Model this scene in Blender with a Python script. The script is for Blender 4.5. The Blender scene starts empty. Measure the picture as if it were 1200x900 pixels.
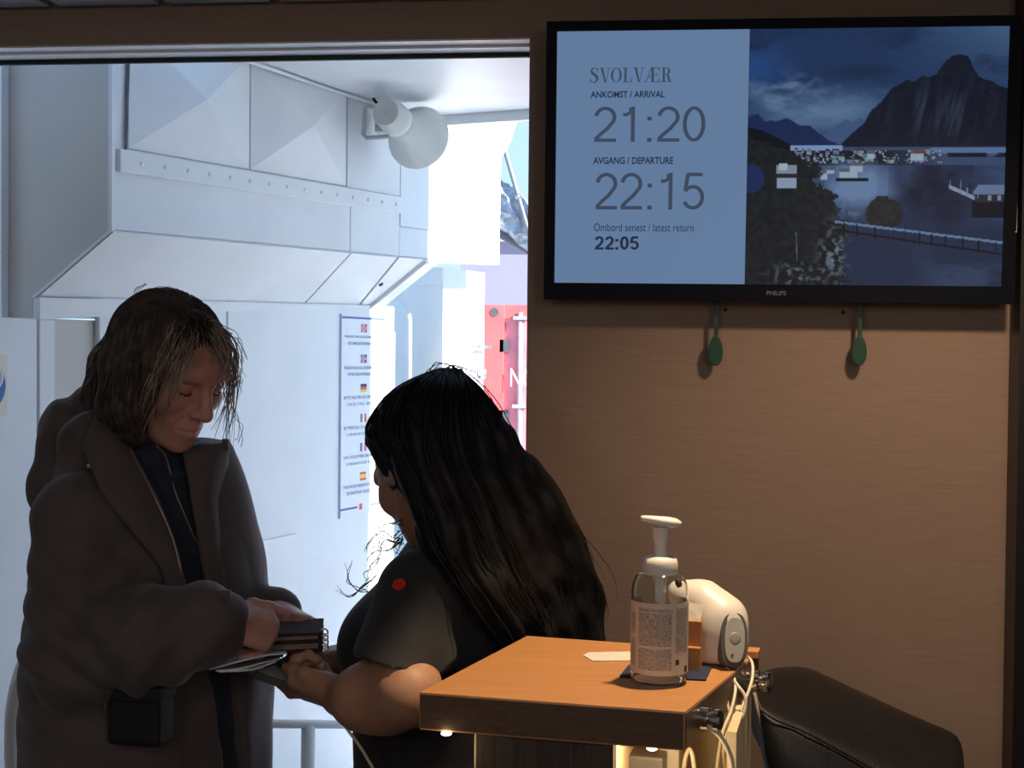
import bpy, bmesh, math, random
import numpy as np
from mathutils import Vector, Matrix

random.seed(7); RNG = np.random.default_rng(7)
SC = bpy.context.scene
COL = SC.collection

# ------------------------------------------------------------------ camera
FPX = 1600.0                      # focal length in pixels of a 1200 x 900 frame
CAM = np.array([0.0, 0.0, 1.62])
ROLL, PITCH = math.radians(0.55), math.radians(-1.25)
r0 = np.array([math.cos(ROLL), 0, math.sin(ROLL)])
u0 = np.array([-math.sin(ROLL), 0, math.cos(ROLL)])
f0 = np.array([0, 1.0, 0])
FWD = f0*math.cos(PITCH) + u0*math.sin(PITCH)
UP = u0*math.cos(PITCH) - f0*math.sin(PITCH)
RIGHT = r0
cam_data = bpy.data.cameras.new('camera')
cam = bpy.data.objects.new('camera', cam_data); COL.objects.link(cam)
cam_data.sensor_width = 36.0; cam_data.lens = FPX*36.0/1200.0
cam_data.clip_start = 0.05; cam_data.clip_end = 300
M = Matrix(((RIGHT[0], UP[0], -FWD[0], CAM[0]), (RIGHT[1], UP[1], -FWD[1], CAM[1]), (RIGHT[2], UP[2], -FWD[2], CAM[2]), (0, 0, 0, 1)))
cam.matrix_world = M
SC.camera = cam

# ------------------------------------------------------------------ colour management
vs = SC.view_settings
vs.view_transform = 'Standard'; vs.look = 'None'; vs.gamma = 1.0; vs.use_curve_mapping = False
vs.exposure = 0.0

# ------------------------------------------------------------------ sky and sun
DDIR = np.array([math.sin(math.radians(24.7)), math.cos(math.radians(24.7)), 0])   # the deck passage runs this way
NDIR = np.array([DDIR[1], -DDIR[0], 0])                                             # its left wall faces this way
world = bpy.data.worlds.new('sky'); SC.world = world; world.use_nodes = True
nt = world.node_tree; nt.nodes.clear()
wo = nt.nodes.new('ShaderNodeOutputWorld'); bg = nt.nodes.new('ShaderNodeBackground')
tc = nt.nodes.new('ShaderNodeTexCoord'); sep = nt.nodes.new('ShaderNodeSeparateXYZ'); ramp = nt.nodes.new('ShaderNodeValToRGB')
ramp.color_ramp.elements[0].position = 0.0; ramp.color_ramp.elements[0].color = (0.50, 0.73, 1.0, 1)
ramp.color_ramp.elements[1].position = 0.6; ramp.color_ramp.elements[1].color = (0.38, 0.62, 1.0, 1)
nt.links.new(tc.outputs['Generated'], sep.inputs[0]); nt.links.new(sep.outputs['Z'], ramp.inputs[0])
nt.links.new(ramp.outputs[0], bg.inputs['Color']); nt.links.new(bg.outputs[0], wo.inputs['Surface'])
bg.inputs['Strength'].default_value = 1.32

SUN_EL = math.radians(33)
sun_to = NDIR*math.cos(SUN_EL) + np.array([0, 0, math.sin(SUN_EL)])
sl = bpy.data.lights.new('sun', 'SUN'); sl.energy = 14.0; sl.angle = math.radians(0.6); sl.color = (1.0, 0.95, 0.88)
so = bpy.data.objects.new('sun', sl); COL.objects.link(so)
so.rotation_euler = Vector(sun_to).to_track_quat('Z', 'Y').to_euler(); so.location = (6, 2, 6)

def spot(name, loc, target, energy, color, size_deg, blend, radius):
    l = bpy.data.lights.new(name, 'SPOT'); l.energy = energy; l.color = color
    l.spot_size = math.radians(size_deg); l.spot_blend = blend; l.shadow_soft_size = radius
    o = bpy.data.objects.new(name, l); COL.objects.link(o); o.location = loc
    o.rotation_euler = (Vector(loc)-Vector(target)).to_track_quat('Z', 'Y').to_euler()
    return o

# area fills added behind and beside the camera to brighten the room
for lx_, ly_, le_ in ((-0.7, -0.6, 5.0), (0.8, -0.6, 5.0)):
    al_ = bpy.data.lights.new('fill_panel', 'AREA'); al_.shape = 'RECTANGLE'; al_.size = 1.1; al_.size_y = 0.6; al_.energy = le_; al_.color = (1.0, 0.93, 0.89)
    ao_ = bpy.data.objects.new('fill_panel', al_); COL.objects.link(ao_); ao_.location = (lx_, ly_, 2.31)
for lx_, ly_ in ((-1.0, -1.3), (1.0, -1.3)):          # point fills added unseen behind the camera to lift the header
    al_ = bpy.data.lights.new('fill_point', 'POINT'); al_.energy = 15.0; al_.color = (1.0, 0.92, 0.87); al_.shadow_soft_size = 0.2
    ao_ = bpy.data.objects.new('fill_point', al_); COL.objects.link(ao_); ao_.location = (lx_, ly_, 2.05)

# ------------------------------------------------------------------ projection helpers
def ray(px, py):
    d = RIGHT*((px-600)/FPX) - UP*((py-450)/FPX) + FWD
    return d
def P(px, py, d):
    r = ray(px, py)
    return CAM + r*(d/r[1])            # d: distance along the world's y axis
def on_plane(px, py, p0, n):
    r = ray(px, py); p0 = np.asarray(p0, float); n = np.asarray(n, float)
    return CAM + r*(np.dot(p0-CAM, n)/np.dot(r, n))
def on_z(px, py, z):
    return on_plane(px, py, (0, 0, z), (0, 0, 1))
def V(*a): return np.array(a, float)
def unit(v): v = np.asarray(v, float); return v/np.linalg.norm(v)

# ------------------------------------------------------------------ materials
MATS = {}
def mat(name, col, rough=0.6, metal=0.0, var=0.12, scale=20.0, bump=0.0, bscale=200.0, spec=0.5, stretch=None, sheen=0.0, coat=0.0, trans=0.0, ior=1.45, emit=None, estr=0.0, sss=0.0):
    if name in MATS: return MATS[name]
    m = bpy.data.materials.new(name); m.use_nodes = True
    n = m.node_tree; b = n.nodes['Principled BSDF']
    b.inputs['Roughness'].default_value = rough; b.inputs['Metallic'].default_value = metal
    b.inputs['Specular IOR Level'].default_value = spec; b.inputs['IOR'].default_value = ior
    if sheen: b.inputs['Sheen Weight'].default_value = sheen
    if coat: b.inputs['Coat Weight'].default_value = coat; b.inputs['Coat Roughness'].default_value = 0.15
    if trans: b.inputs['Transmission Weight'].default_value = trans
    if sss:
        b.inputs['Subsurface Weight'].default_value = sss; b.inputs['Subsurface Radius'].default_value = (0.02, 0.008, 0.005); b.inputs['Subsurface Scale'].default_value = 0.4
    if emit is not None:
        b.inputs['Emission Color'].default_value = (*emit, 1); b.inputs['Emission Strength'].default_value = estr
    t = n.nodes.new('ShaderNodeTexCoord'); mp = n.nodes.new('ShaderNodeMapping')
    if stretch: mp.inputs['Scale'].default_value = stretch
    n.links.new(t.outputs['Object'], mp.inputs[0])
    if var > 0:
        nz = n.nodes.new('ShaderNodeTexNoise'); nz.inputs['Scale'].default_value = scale; nz.inputs['Detail'].default_value = 5
        n.links.new(mp.outputs[0], nz.inputs['Vector'])
        cr = n.nodes.new('ShaderNodeValToRGB')
        lo = tuple(max(0, c*(1-var)) for c in col); hi = tuple(min(1, c*(1+var)) for c in col)
        cr.color_ramp.elements[0].position = 0.3; cr.color_ramp.elements[0].color = (*lo, 1)
        cr.color_ramp.elements[1].position = 0.7; cr.color_ramp.elements[1].color = (*hi, 1)
        n.links.new(nz.outputs['Fac'], cr.inputs[0]); n.links.new(cr.outputs[0], b.inputs['Base Color'])
    else:
        b.inputs['Base Color'].default_value = (*col, 1)
    if bump > 0:
        n2 = n.nodes.new('ShaderNodeTexNoise'); n2.inputs['Scale'].default_value = bscale; n2.inputs['Detail'].default_value = 3
        bp = n.nodes.new('ShaderNodeBump'); bp.inputs['Strength'].default_value = bump; bp.inputs['Distance'].default_value = 0.002
        n.links.new(mp.outputs[0], n2.inputs['Vector']); n.links.new(n2.outputs['Fac'], bp.inputs['Height']); n.links.new(bp.outputs[0], b.inputs['Normal'])
    MATS[name] = m
    return m
def emis(name, col, strength=1.0):
    if name in MATS: return MATS[name]
    m = bpy.data.materials.new(name); m.use_nodes = True; n = m.node_tree
    b = n.nodes['Principled BSDF']; b.inputs['Base Color'].default_value = (0.01, 0.01, 0.012, 1); b.inputs['Roughness'].default_value = 0.4; b.inputs['Specular IOR Level'].default_value = 0.12
    b.inputs['Emission Color'].default_value = (*col, 1); b.inputs['Emission Strength'].default_value = strength
    MATS[name] = m
    return m

# ------------------------------------------------------------------ scene-object helpers
def tag(o, label=None, cat=None, group=None, kind=None):
    if label: o['label'] = label
    if cat: o['category'] = cat
    if group: o['group'] = group
    if kind: o['kind'] = kind
    return o
def empty(name, loc, label, cat, group=None, rz=0.0):
    o = bpy.data.objects.new(name, None); COL.objects.link(o); o.empty_display_size = 0.05
    o.location = tuple(loc); o.rotation_euler = (0, 0, rz)
    return tag(o, label, cat, group)
bpy.context.view_layer.update()
def parent_to(o, p):
    """keep o where it stands in the world while p carries it"""
    o.parent = p
    m = Matrix.Identity(4); q = p
    chain = []
    while q is not None:
        chain.append(q.matrix_parent_inverse @ Matrix.LocRotScale(q.location, q.rotation_euler, q.scale) if q.parent else Matrix.LocRotScale(q.location, q.rotation_euler, q.scale)); q = q.parent
    for c in reversed(chain): m = m @ c
    o.matrix_parent_inverse = m.inverted()
def link_mesh(name, me, m, parent=None, smooth=False):
    o = bpy.data.objects.new(name, me); COL.objects.link(o)
    if m is not None: me.materials.append(m)
    if smooth: me.polygons.foreach_set('use_smooth', np.ones(len(me.polygons), dtype=bool))
    if parent is not None: parent_to(o, parent)
    return o

class MB:
    """collects world-space geometry for one mesh"""
    def __init__(s): s.v = []; s.f = []
    def add(s, verts, faces):
        k = len(s.v); s.v += [tuple(map(float, p)) for p in verts]; s.f += [tuple(i+k for i in f) for f in faces]; return s
    def box(s, c, ax, ay, az, sx, sy, sz):
        """centre, three unit axes and full sizes"""
        c = np.asarray(c, float); ax, ay, az = (np.asarray(a, float) for a in (ax, ay, az))
        vs_ = [c+ax*sx/2*i+ay*sy/2*j+az*sz/2*k for i in (-1, 1) for j in (-1, 1) for k in (-1, 1)]
        return s.add(vs_, [(0, 1, 3, 2), (4, 6, 7, 5), (0, 4, 5, 1), (2, 3, 7, 6), (0, 2, 6, 4), (1, 5, 7, 3)])
    def prism(s, poly, off):
        """closed polygon (list of points) pushed by the vector off"""
        n = len(poly); off = np.asarray(off, float)
        vs_ = [np.asarray(p, float) for p in poly] + [np.asarray(p, float)+off for p in poly]
        return s.add(vs_, [tuple(range(n))[::-1], tuple(range(n, 2*n))] + [(i, (i+1) % n, n+(i+1) % n, n+i) for i in range(n)])
    def tube(s, pts, rad, n=10, cap=True, flat=None):
        pts = [np.asarray(p, float) for p in pts]; m_ = len(pts)
        rad = [rad]*m_ if np.isscalar(rad) else list(rad)
        tang = [unit(pts[min(i+1, m_-1)]-pts[max(i-1, 0)]) for i in range(m_)]
        up = np.array([0, 0, 1.0]) if abs(tang[0][2]) < 0.9 else np.array([1.0, 0, 0])
        nrm = unit(np.cross(up, tang[0])); k = len(s.v)
        for i in range(m_):
            nrm = nrm - tang[i]*np.dot(nrm, tang[i]); nrm = unit(nrm); bn = np.cross(tang[i], nrm)
            for j in range(n):
                a = 2*math.pi*j/n
                s.v.append(tuple(pts[i]+rad[i]*(nrm*math.cos(a)*(flat or 1)+bn*math.sin(a))))
        for i in range(m_-1):
            for j in range(n):
                s.f.append((k+i*n+j, k+i*n+(j+1) % n, k+(i+1)*n+(j+1) % n, k+(i+1)*n+j))
        if cap:
            s.f.append(tuple(k+j for j in range(n))[::-1]); s.f.append(tuple(k+(m_-1)*n+j for j in range(n)))
        return s
    def lathe(s, base, axis, prof, n=28, xaxis=None):
        """prof: list of (radius, height along axis)"""
        base = np.asarray(base, float); axis = unit(axis)
        x = unit(np.cross(axis, (0, 1, 0.2) if xaxis is None else xaxis)); y = np.cross(axis, x); k = len(s.v)
        for r, h in prof:
            for j in range(n):
                a = 2*math.pi*j/n; s.v.append(tuple(base+axis*h+r*(x*math.cos(a)+y*math.sin(a))))
        for i in range(len(prof)-1):
            for j in range(n): s.f.append((k+i*n+j, k+i*n+(j+1) % n, k+(i+1)*n+(j+1) % n, k+(i+1)*n+j))
        if prof[0][0] > 1e-5: s.f.append(tuple(k+j for j in range(n))[::-1])
        if prof[-1][0] > 1e-5: s.f.append(tuple(k+(len(prof)-1)*n+j for j in range(n)))
        return s
    def build(s, name, m, parent=None, smooth=False, bevel=0.0, segs=2, auto=None):
        me = bpy.data.meshes.new(name); me.from_pydata(s.v, [], s.f)
        if bevel > 0:
            bm = bmesh.new(); bm.from_mesh(me); bmesh.ops.remove_doubles(bm, verts=bm.verts, dist=1e-6)
            bmesh.ops.recalc_face_normals(bm, faces=bm.faces)
            ed = [e for e in bm.edges if len(e.link_faces) == 2 and e.calc_face_angle(0) > 0.5]
            bmesh.ops.bevel(bm, geom=ed, offset=bevel, segments=segs, affect='EDGES', profile=0.7, clamp_overlap=True)
            bm.to_mesh(me); bm.free()
        else:
            bm = bmesh.new(); bm.from_mesh(me); bmesh.ops.recalc_face_normals(bm, faces=bm.faces); bm.to_mesh(me); bm.free()
        me.update()
        o = link_mesh(name, me, m, parent, smooth)
        if smooth and auto: me.set_sharp_from_angle(angle=math.radians(auto))
        return o
def spline(pts, n=8):
    """Catmull-Rom through the points"""
    pts = [np.asarray(p, float) for p in pts]
    q = [2*pts[0]-pts[1]]+pts+[2*pts[-1]-pts[-2]]; out = []
    for i in range(1, len(q)-2):
        for k in range(n):
            t = k/n
            out.append(0.5*((2*q[i])+(-q[i-1]+q[i+1])*t+(2*q[i-1]-5*q[i]+4*q[i+1]-q[i+2])*t*t+(-q[i-1]+3*q[i]-3*q[i+1]+q[i+2])*t**3))
    out.append(q[-2]); return out

def text_mesh(body, name, m, origin, u, v, w, h, parent=None, bold=0.0, lift=0.0004, centre=False):
    """built-in lettering fitted to a w x h field; origin is its lower left corner, u and v the reading directions"""
    cu = bpy.data.curves.new('lettering', 'FONT'); cu.body = body; cu.size = 1.0; cu.offset = bold; cu.extrude = 0.0; cu.resolution_u = 3
    to = bpy.data.objects.new('lettering', cu); COL.objects.link(to)
    dg = bpy.context.evaluated_depsgraph_get(); me = bpy.data.meshes.new_from_object(to.evaluated_get(dg))
    bpy.data.objects.remove(to); bpy.data.curves.remove(cu)
    co = np.array([p.co[:] for p in me.vertices]); lo = co.min(0); hi = co.max(0)
    sx = w/(hi[0]-lo[0]); sy = h/(hi[1]-lo[1])
    nrm = np.cross(u, v); origin = np.asarray(origin, float)
    for i, p in enumerate(me.vertices):
        p.co = origin + np.asarray(u)*(co[i, 0]-lo[0])*sx + np.asarray(v)*(co[i, 1]-lo[1])*sy + nrm*lift
    me.name = name; me.materials.clear()
    return link_mesh(name, me, m, parent)

# ------------------------------------------------------------------ implicit surfaces for bodies and cloth
class Field:
    def __init__(s, lo, hi, h):
        s.lo = np.asarray(lo, float); s.h = h
        s.n = np.ceil((np.asarray(hi, float)-s.lo)/h).astype(int)+1
        s.F = np.full(tuple(s.n), 0.5, np.float32)
    def blk(s, lo, hi):
        a = np.clip(np.floor((np.asarray(lo)-s.lo)/s.h).astype(int), 0, s.n); b = np.clip(np.ceil((np.asarray(hi)-s.lo)/s.h).astype(int)+1, 0, s.n)
        if np.any(b <= a): return None, None
        sl_ = tuple(slice(a[i], b[i]) for i in range(3))
        ax = [(s.lo[i]+s.h*np.arange(a[i], b[i])).astype(np.float32) for i in range(3)]
        return sl_, (ax[0][:, None, None], ax[1][None, :, None], ax[2][None, None, :])
    def put(s, lo, hi, fn, k, mode='add'):
        m_ = k+4*s.h
        sl_, X = s.blk(np.asarray(lo)-m_, np.asarray(hi)+m_)
        if sl_ is None: return s
        d = fn(*X); A = s.F[sl_]
        if mode == 'sub':
            d = -d; g = np.maximum(k-np.abs(A-d), 0)/max(k, 1e-6); s.F[sl_] = np.maximum(A, d)+g*g*k*0.25
        else:
            g = np.maximum(k-np.abs(A-d), 0)/max(k, 1e-6); s.F[sl_] = np.minimum(A, d)-g*g*k*0.25
        return s
    def cap(s, a, b, ra, rb=None, k=0.01, mode='add'):
        rb = ra if rb is None else rb; a = np.asarray(a, float); b = np.asarray(b, float); ab = b-a; L2 = max(np.dot(ab, ab), 1e-9); R_ = max(ra, rb)
        def fn(X, Y, Z):
            t = np.clip(((X-a[0])*ab[0]+(Y-a[1])*ab[1]+(Z-a[2])*ab[2])/L2, 0, 1)
            return np.sqrt((X-a[0]-t*ab[0])**2+(Y-a[1]-t*ab[1])**2+(Z-a[2]-t*ab[2])**2)-(ra+t*(rb-ra))
        return s.put(np.minimum(a, b)-R_, np.maximum(a, b)+R_, fn, k, mode)
    def chain(s, pts, rads, k=0.01, mode='add'):
        for i in range(len(pts)-1): s.cap(pts[i], pts[i+1], rads[i], rads[i+1], k, mode)
        return s
    def ell(s, c, r, R=None, k=0.01, mode='add'):
        c = np.asarray(c, float); r = np.asarray(r, float); R = np.eye(3) if R is None else np.asarray(R, float)
        ext = np.sqrt(((R*r[None, :])**2).sum(1))       # columns of R are the axes
        def fn(X, Y, Z):
            dx, dy, dz = X-c[0], Y-c[1], Z-c[2]
            q = [dx*R[0, i]+dy*R[1, i]+dz*R[2, i] for i in range(3)]
            k0 = np.sqrt(sum((q[i]/r[i])**2 for i in range(3))); k1 = np.sqrt(sum((q[i]/r[i]**2)**2 for i in range(3)))
            return k0*(k0-1)/np.maximum(k1, 1e-6)
        return s.put(c-ext, c+ext, fn, k, mode)
    def tower(s, table, org, fw, lt, k=0.02, mode='add'):
        """upright loft: rows (z, forward offset, lateral offset, half width, half depth, roundness exponent)"""
        T = np.array(table, float); org = np.asarray(org, float); zs = T[:, 0]; mr = max(T[:, 3].max(), T[:, 4].max())+abs(T[:, 1:3]).max()
        zz = np.linspace(zs[0], zs[-1], 200); fine = [np.interp(zz, zs, T[:, i]) for i in range(1, 5)]
        ker = np.hanning(25); ker /= ker.sum()
        fine = [np.convolve(np.pad(g, 12, 'edge'), ker, 'valid') for g in fine]
        def fn(X, Y, Z):
            zf = Z.ravel(); o1, o2, a, b = [np.interp(zf, zz, g)[None, None, :].astype(np.float32) for g in fine]
            p = (X-org[0])*fw[0]+(Y-org[1])*fw[1]-o1; q = (X-org[0])*lt[0]+(Y-org[1])*lt[1]-o2
            rr = ((np.abs(q)/a)**2.3+(np.abs(p)/b)**2.3)**(1/2.3)
            d = (rr-1)*np.minimum(a, b)*0.95
            return np.maximum(d, np.maximum(zs[0]-Z, Z-zs[-1]))
        return s.put((org[0]-mr, org[1]-mr, zs[0]), (org[0]+mr, org[1]+mr, zs[-1]), fn, k, mode)
    def mesh(s, smooth=1):
        F = s.F.copy(); F[0] = F[-1] = 0.5; F[:, 0] = F[:, -1] = 0.5; F[:, :, 0] = F[:, :, -1] = 0.5
        I = F < 0; n = I.shape
        cnt = sum(I[i:n[0]-1+i, j:n[1]-1+j, k:n[2]-1+k].astype(np.int8) for i in (0, 1) for j in (0, 1) for k in (0, 1))
        cells = np.argwhere((cnt > 0) & (cnt < 8)); idx = np.full(cnt.shape, -1, np.int32)
        idx[cells[:, 0], cells[:, 1], cells[:, 2]] = np.arange(len(cells))
        cor = [(i, j, k) for i in (0, 1) for j in (0, 1) for k in (0, 1)]
        val = np.stack([F[cells[:, 0]+i, cells[:, 1]+j, cells[:, 2]+k] for i, j, k in cor], 1)
        acc = np.zeros((len(cells), 3)); num = np.zeros(len(cells))
        for a in range(8):
            for b in range(a+1, 8):
                ca, cb = np.array(cor[a]), np.array(cor[b])
                if np.abs(ca-cb).sum() != 1: continue
                va, vb = val[:, a], val[:, b]; m_ = (va < 0) != (vb < 0)
                t = np.where(m_, va/np.where(m_, va-vb, 1), 0)
                acc += np.where(m_[:, None], ca[None, :]+t[:, None]*(cb-ca)[None, :], 0); num += m_
        verts = s.lo+s.h*(cells+acc/num[:, None]); quads = []
        for ax in range(3):
            o1, o2 = [(1, 2), (2, 0), (0, 1)][ax]
            sa = [slice(None)]*3; sb = [slice(None)]*3; sa[ax] = slice(0, -1); sb[ax] = slice(1, None)
            ch = I[tuple(sa)] != I[tuple(sb)]; E = np.argwhere(ch)
            E = E[(E[:, o1] > 0) & (E[:, o2] > 0) & (E[:, o1] < n[o1]-1) & (E[:, o2] < n[o2]-1)]
            def at(d1, d2):
                Q = E.copy(); Q[:, o1] += d1; Q[:, o2] += d2; return idx[Q[:, 0], Q[:, 1], Q[:, 2]]
            q = np.stack([at(-1, -1), at(0, -1), at(0, 0), at(-1, 0)], 1)
            fl = ~I[E[:, 0], E[:, 1], E[:, 2]]; q[fl] = q[fl][:, ::-1]; quads.append(q)
        quads = np.concatenate(quads); quads = quads[(quads >= 0).all(1)]
        for _ in range(smooth): verts = lap(verts, quads, 0.5)
        return verts, quads
def lap(v, q, amt):
    s_ = np.zeros_like(v); c = np.zeros(len(v))
    for i in range(4):
        a, b = q[:, i], q[:, (i+1) % 4]
        for d in range(3):
            s_[:, d] += np.bincount(a, v[b, d], len(v))+np.bincount(b, v[a, d], len(v))
        c += np.bincount(a, minlength=len(v))+np.bincount(b, minlength=len(v))
    return v*(1-amt)+amt*s_/np.maximum(c, 1)[:, None]
def vnormals(v, q):
    fn = np.cross(v[q[:, 2]]-v[q[:, 0]], v[q[:, 3]]-v[q[:, 1]]); n = np.zeros_like(v)
    for i in range(4):
        for d in range(3): n[:, d] += np.bincount(q[:, i], fn[:, d], len(v))
    return n/np.maximum(np.linalg.norm(n, axis=1), 1e-9)[:, None]
def waves(v, freq, seed, k=6, aniso=(1, 1, 1)):
    """smooth noise from warped plane waves, about -1..1"""
    g = np.random.default_rng(seed); a = np.asarray(aniso); out = np.zeros(len(v)); w = v*a
    warp = np.stack([np.sin(w@g.normal(size=3)*freq*0.6+g.uniform(0, 6)) for _ in range(3)], 1)*0.9
    for _ in range(k):
        d = unit(g.normal(size=3)); out += np.sin((w*freq+warp)@d*g.uniform(0.7, 1.5)+g.uniform(0, 6))
    return out/math.sqrt(k)/1.2
def quad_mesh(name, parts, m, parent=None, mats=None):
    """parts: list of (verts, quads[, material index])"""
    vv, qq, mi, k = [], [], [], 0
    for p in parts:
        vv.append(p[0]); qq.append(p[1]+k); k += len(p[0]); mi.append(np.full(len(p[1]), p[2] if len(p) > 2 else 0, np.int32))
    v = np.concatenate(vv).astype(np.float32); q = np.concatenate(qq).astype(np.int32); mi = np.concatenate(mi)
    me = bpy.data.meshes.new(name); me.vertices.add(len(v)); me.vertices.foreach_set('co', v.ravel())
    me.loops.add(q.size); me.loops.foreach_set('vertex_index', q.ravel()); me.polygons.add(len(q))
    me.polygons.foreach_set('loop_start', np.arange(0, q.size, 4, dtype=np.int32))
    me.update(calc_edges=True); me.validate()
    for x in (mats or [m]): me.materials.append(x)
    if len(me.polygons) == len(mi): me.polygons.foreach_set('material_index', mi)
    me.polygons.foreach_set('use_smooth', np.ones(len(me.polygons), dtype=bool))
    o = bpy.data.objects.new(name, me); COL.objects.link(o)
    if parent is not None: parent_to(o, parent)
    return o
def locks(name, paths, rads, m, parent, sides=5):
    """many tapered strands in one mesh; every path has the same number of points"""
    Pt = np.array(paths); L, N, _ = Pt.shape; Rr = np.array(rads)
    T = np.gradient(Pt, axis=1); T /= np.maximum(np.linalg.norm(T, axis=2, keepdims=True), 1e-9)
    ref = np.array([0.31, 0.87, 0.38]); A = np.cross(T, ref); A /= np.maximum(np.linalg.norm(A, axis=2, keepdims=True), 1e-9); B = np.cross(T, A)
    ang = 2*np.pi*np.arange(sides)/sides
    Vv = Pt[:, :, None, :]+Rr[:, :, None, None]*(A[:, :, None, :]*np.cos(ang)[None, None, :, None]+B[:, :, None, :]*np.sin(ang)[None, None, :, None])
    base = (np.arange(L)[:, None, None]*N+np.arange(N-1)[None, :, None])*sides; j = np.arange(sides)[None, None, :]; j2 = (j+1) % sides
    Q = np.stack([base+j, base+j2, base+sides+j2, base+sides+j], -1).reshape(-1, 4)
    return quad_mesh(name, [(Vv.reshape(-1, 3), Q)], m, parent)

# ================================================================== THE ROOM
WA = math.radians(6.5)
W0 = P(617, 430, 2.80); WU = V(math.cos(WA), -math.sin(WA), 0); WN = V(-math.sin(WA), -math.cos(WA), 0); ZZ = V(0, 0, 1)
def wall_pt(px, py, off=0.0): return on_plane(px, py, W0+WN*off, WN)
def wall_sz(px, py, off=0.0):
    p = wall_pt(px, py, off); return float(np.dot(p-W0, WU)), float(p[2])
def wbox(mb, s0, s1, z0, z1, o0, o1):
    c = W0*V(1, 1, 0)+WU*(s0+s1)/2+WN*(o0+o1)/2+ZZ*(z0+z1)/2
    return mb.box(c, WU, WN, ZZ, s1-s0, abs(o1-o0), z1-z0)

CEIL = wall_pt(300, 7)[2]
HEAD = wall_pt(300, 49)[2]

def wallcover():
    m = bpy.data.materials.new('woven_wallcover'); m.use_nodes = True; n = m.node_tree; b = n.nodes['Principled BSDF']
    t = n.nodes.new('ShaderNodeTexCoord'); mp = n.nodes.new('ShaderNodeMapping'); mp.inputs['Scale'].default_value = (6, 6, 260)
    n.links.new(t.outputs['Object'], mp.inputs[0])
    z1 = n.nodes.new('ShaderNodeTexNoise'); z1.inputs['Scale'].default_value = 2.2; z1.inputs['Detail'].default_value = 6
    n.links.new(mp.outputs[0], z1.inputs['Vector'])
    cr = n.nodes.new('ShaderNodeValToRGB'); cr.color_ramp.elements[0].position = 0.3; cr.color_ramp.elements[1].position = 0.72
    cr.color_ramp.elements[0].color = (0.33, 0.235, 0.175, 1); cr.color_ramp.elements[1].color = (0.40, 0.29, 0.22, 1)
    n.links.new(z1.outputs['Fac'], cr.inputs[0]); n.links.new(cr.outputs[0], b.inputs['Base Color'])
    bp = n.nodes.new('ShaderNodeBump'); bp.inputs['Strength'].default_value = 0.12; bp.inputs['Distance'].default_value = 0.002
    n.links.new(z1.outputs['Fac'], bp.inputs['Height']); n.links.new(bp.outputs[0], b.inputs['Normal'])
    b.inputs['Roughness'].default_value = 0.75
    return m
M_WALL = wallcover()
M_DARKWALL = mat('dark_room_wall', (0.34, 0.27, 0.22), 0.8)
M_FLOOR = mat('dark_carpet', (0.05, 0.045, 0.05), 0.95, var=0.3, scale=120)
M_CEIL = mat('grey_ceiling_panel', (0.30, 0.29, 0.29), 0.6)
M_WHITE = mat('white_ship_paint', (0.80, 0.83, 0.86), 0.42, var=0.035, scale=5, bump=0.05, bscale=30)
M_WHITE2 = mat('white_gloss_paint', (0.82, 0.85, 0.87), 0.3, var=0.03, scale=6)
M_BEIGE = mat('beige_grey_paint_and_shade', (0.60, 0.585, 0.55), 0.5, var=0.03, scale=4)
M_SEAM = mat('dark_seam_sealant', (0.10, 0.11, 0.12), 0.7)
M_STEEL = mat('brushed_aluminium', (0.62, 0.62, 0.64), 0.32, 1.0, var=0.06, stretch=(2, 60, 60))
M_BLACK = mat('black_rubber', (0.012, 0.012, 0.014), 0.6)
M_CHROME = mat('polished_chrome', (0.75, 0.73, 0.70), 0.12, 1.0, var=0.02)

b_ = MB(); b_.box((-0.4, 0.1, -0.05), (1, 0, 0), (0, 1, 0), ZZ, 5.2, 6.2, 0.1); tag(b_.build('floor', M_FLOOR), kind='structure')
b_ = MB(); wbox(b_, 0, 1.72, 0, CEIL+0.3, -0.09, 0)
tag(b_.build('wall_back', M_WALL), kind='structure')
b_ = MB(); wbox(b_, -2.35, 0.0, HEAD, CEIL+0.3, -0.09, 0)
tag(b_.build('wall_header', M_WALL), kind='structure')
b_ = MB(); wbox(b_, -2.6, -1.75, 0, HEAD, -0.09, 0)
tag(b_.build('wall_back_left', M_WALL), kind='structure')
b_ = MB(); b_.box((-2.3, 0.2, 1.3), (1, 0, 0), (0, 1, 0), ZZ, 0.1, 5.5, 2.7); tag(b_.build('wall_left', M_DARKWALL), kind='structure')
b_ = MB(); b_.box((1.75, 0.0, 1.3), (1, 0, 0), (0, 1, 0), ZZ, 0.1, 5.4, 2.7); tag(b_.build('wall_right', M_DARKWALL), kind='structure')
b_ = MB(); b_.box((-0.3, -2.55, 1.3), (1, 0, 0), (0, 1, 0), ZZ, 4.2, 0.1, 2.7); tag(b_.build('wall_rear', M_DARKWALL), kind='structure')
# ceiling slab and its panels, running towards the wall
b_ = MB(); b_.box((-0.3, 0.1, CEIL+0.09), (1, 0, 0), (0, 1, 0), ZZ, 4.3, 5.7, 0.12)
ceil = tag(b_.build('ceiling', M_BLACK), kind='structure')
s0 = wall_sz(70, 5)[0]; s1 = wall_sz(460, 5)[0]; pw = (s1-s0)/3.0
pan = None
for i in range(-4, 9):
    sc_ = s0+pw*(i+0.5)
    if pan is None:
        b_ = MB(); c = W0*V(1, 1, 0)+WU*0+WN*2.3+ZZ*(CEIL+0.012)
        b_.box(c, WU, WN, ZZ, pw-0.022, 4.55, 0.024); pan = b_.build('ceiling_panel', M_CEIL, ceil, bevel=0.004); base = pan; o = pan
    else:
        o = base.copy(); COL.objects.link(o)
    o.location = tuple(WU*sc_)

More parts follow.
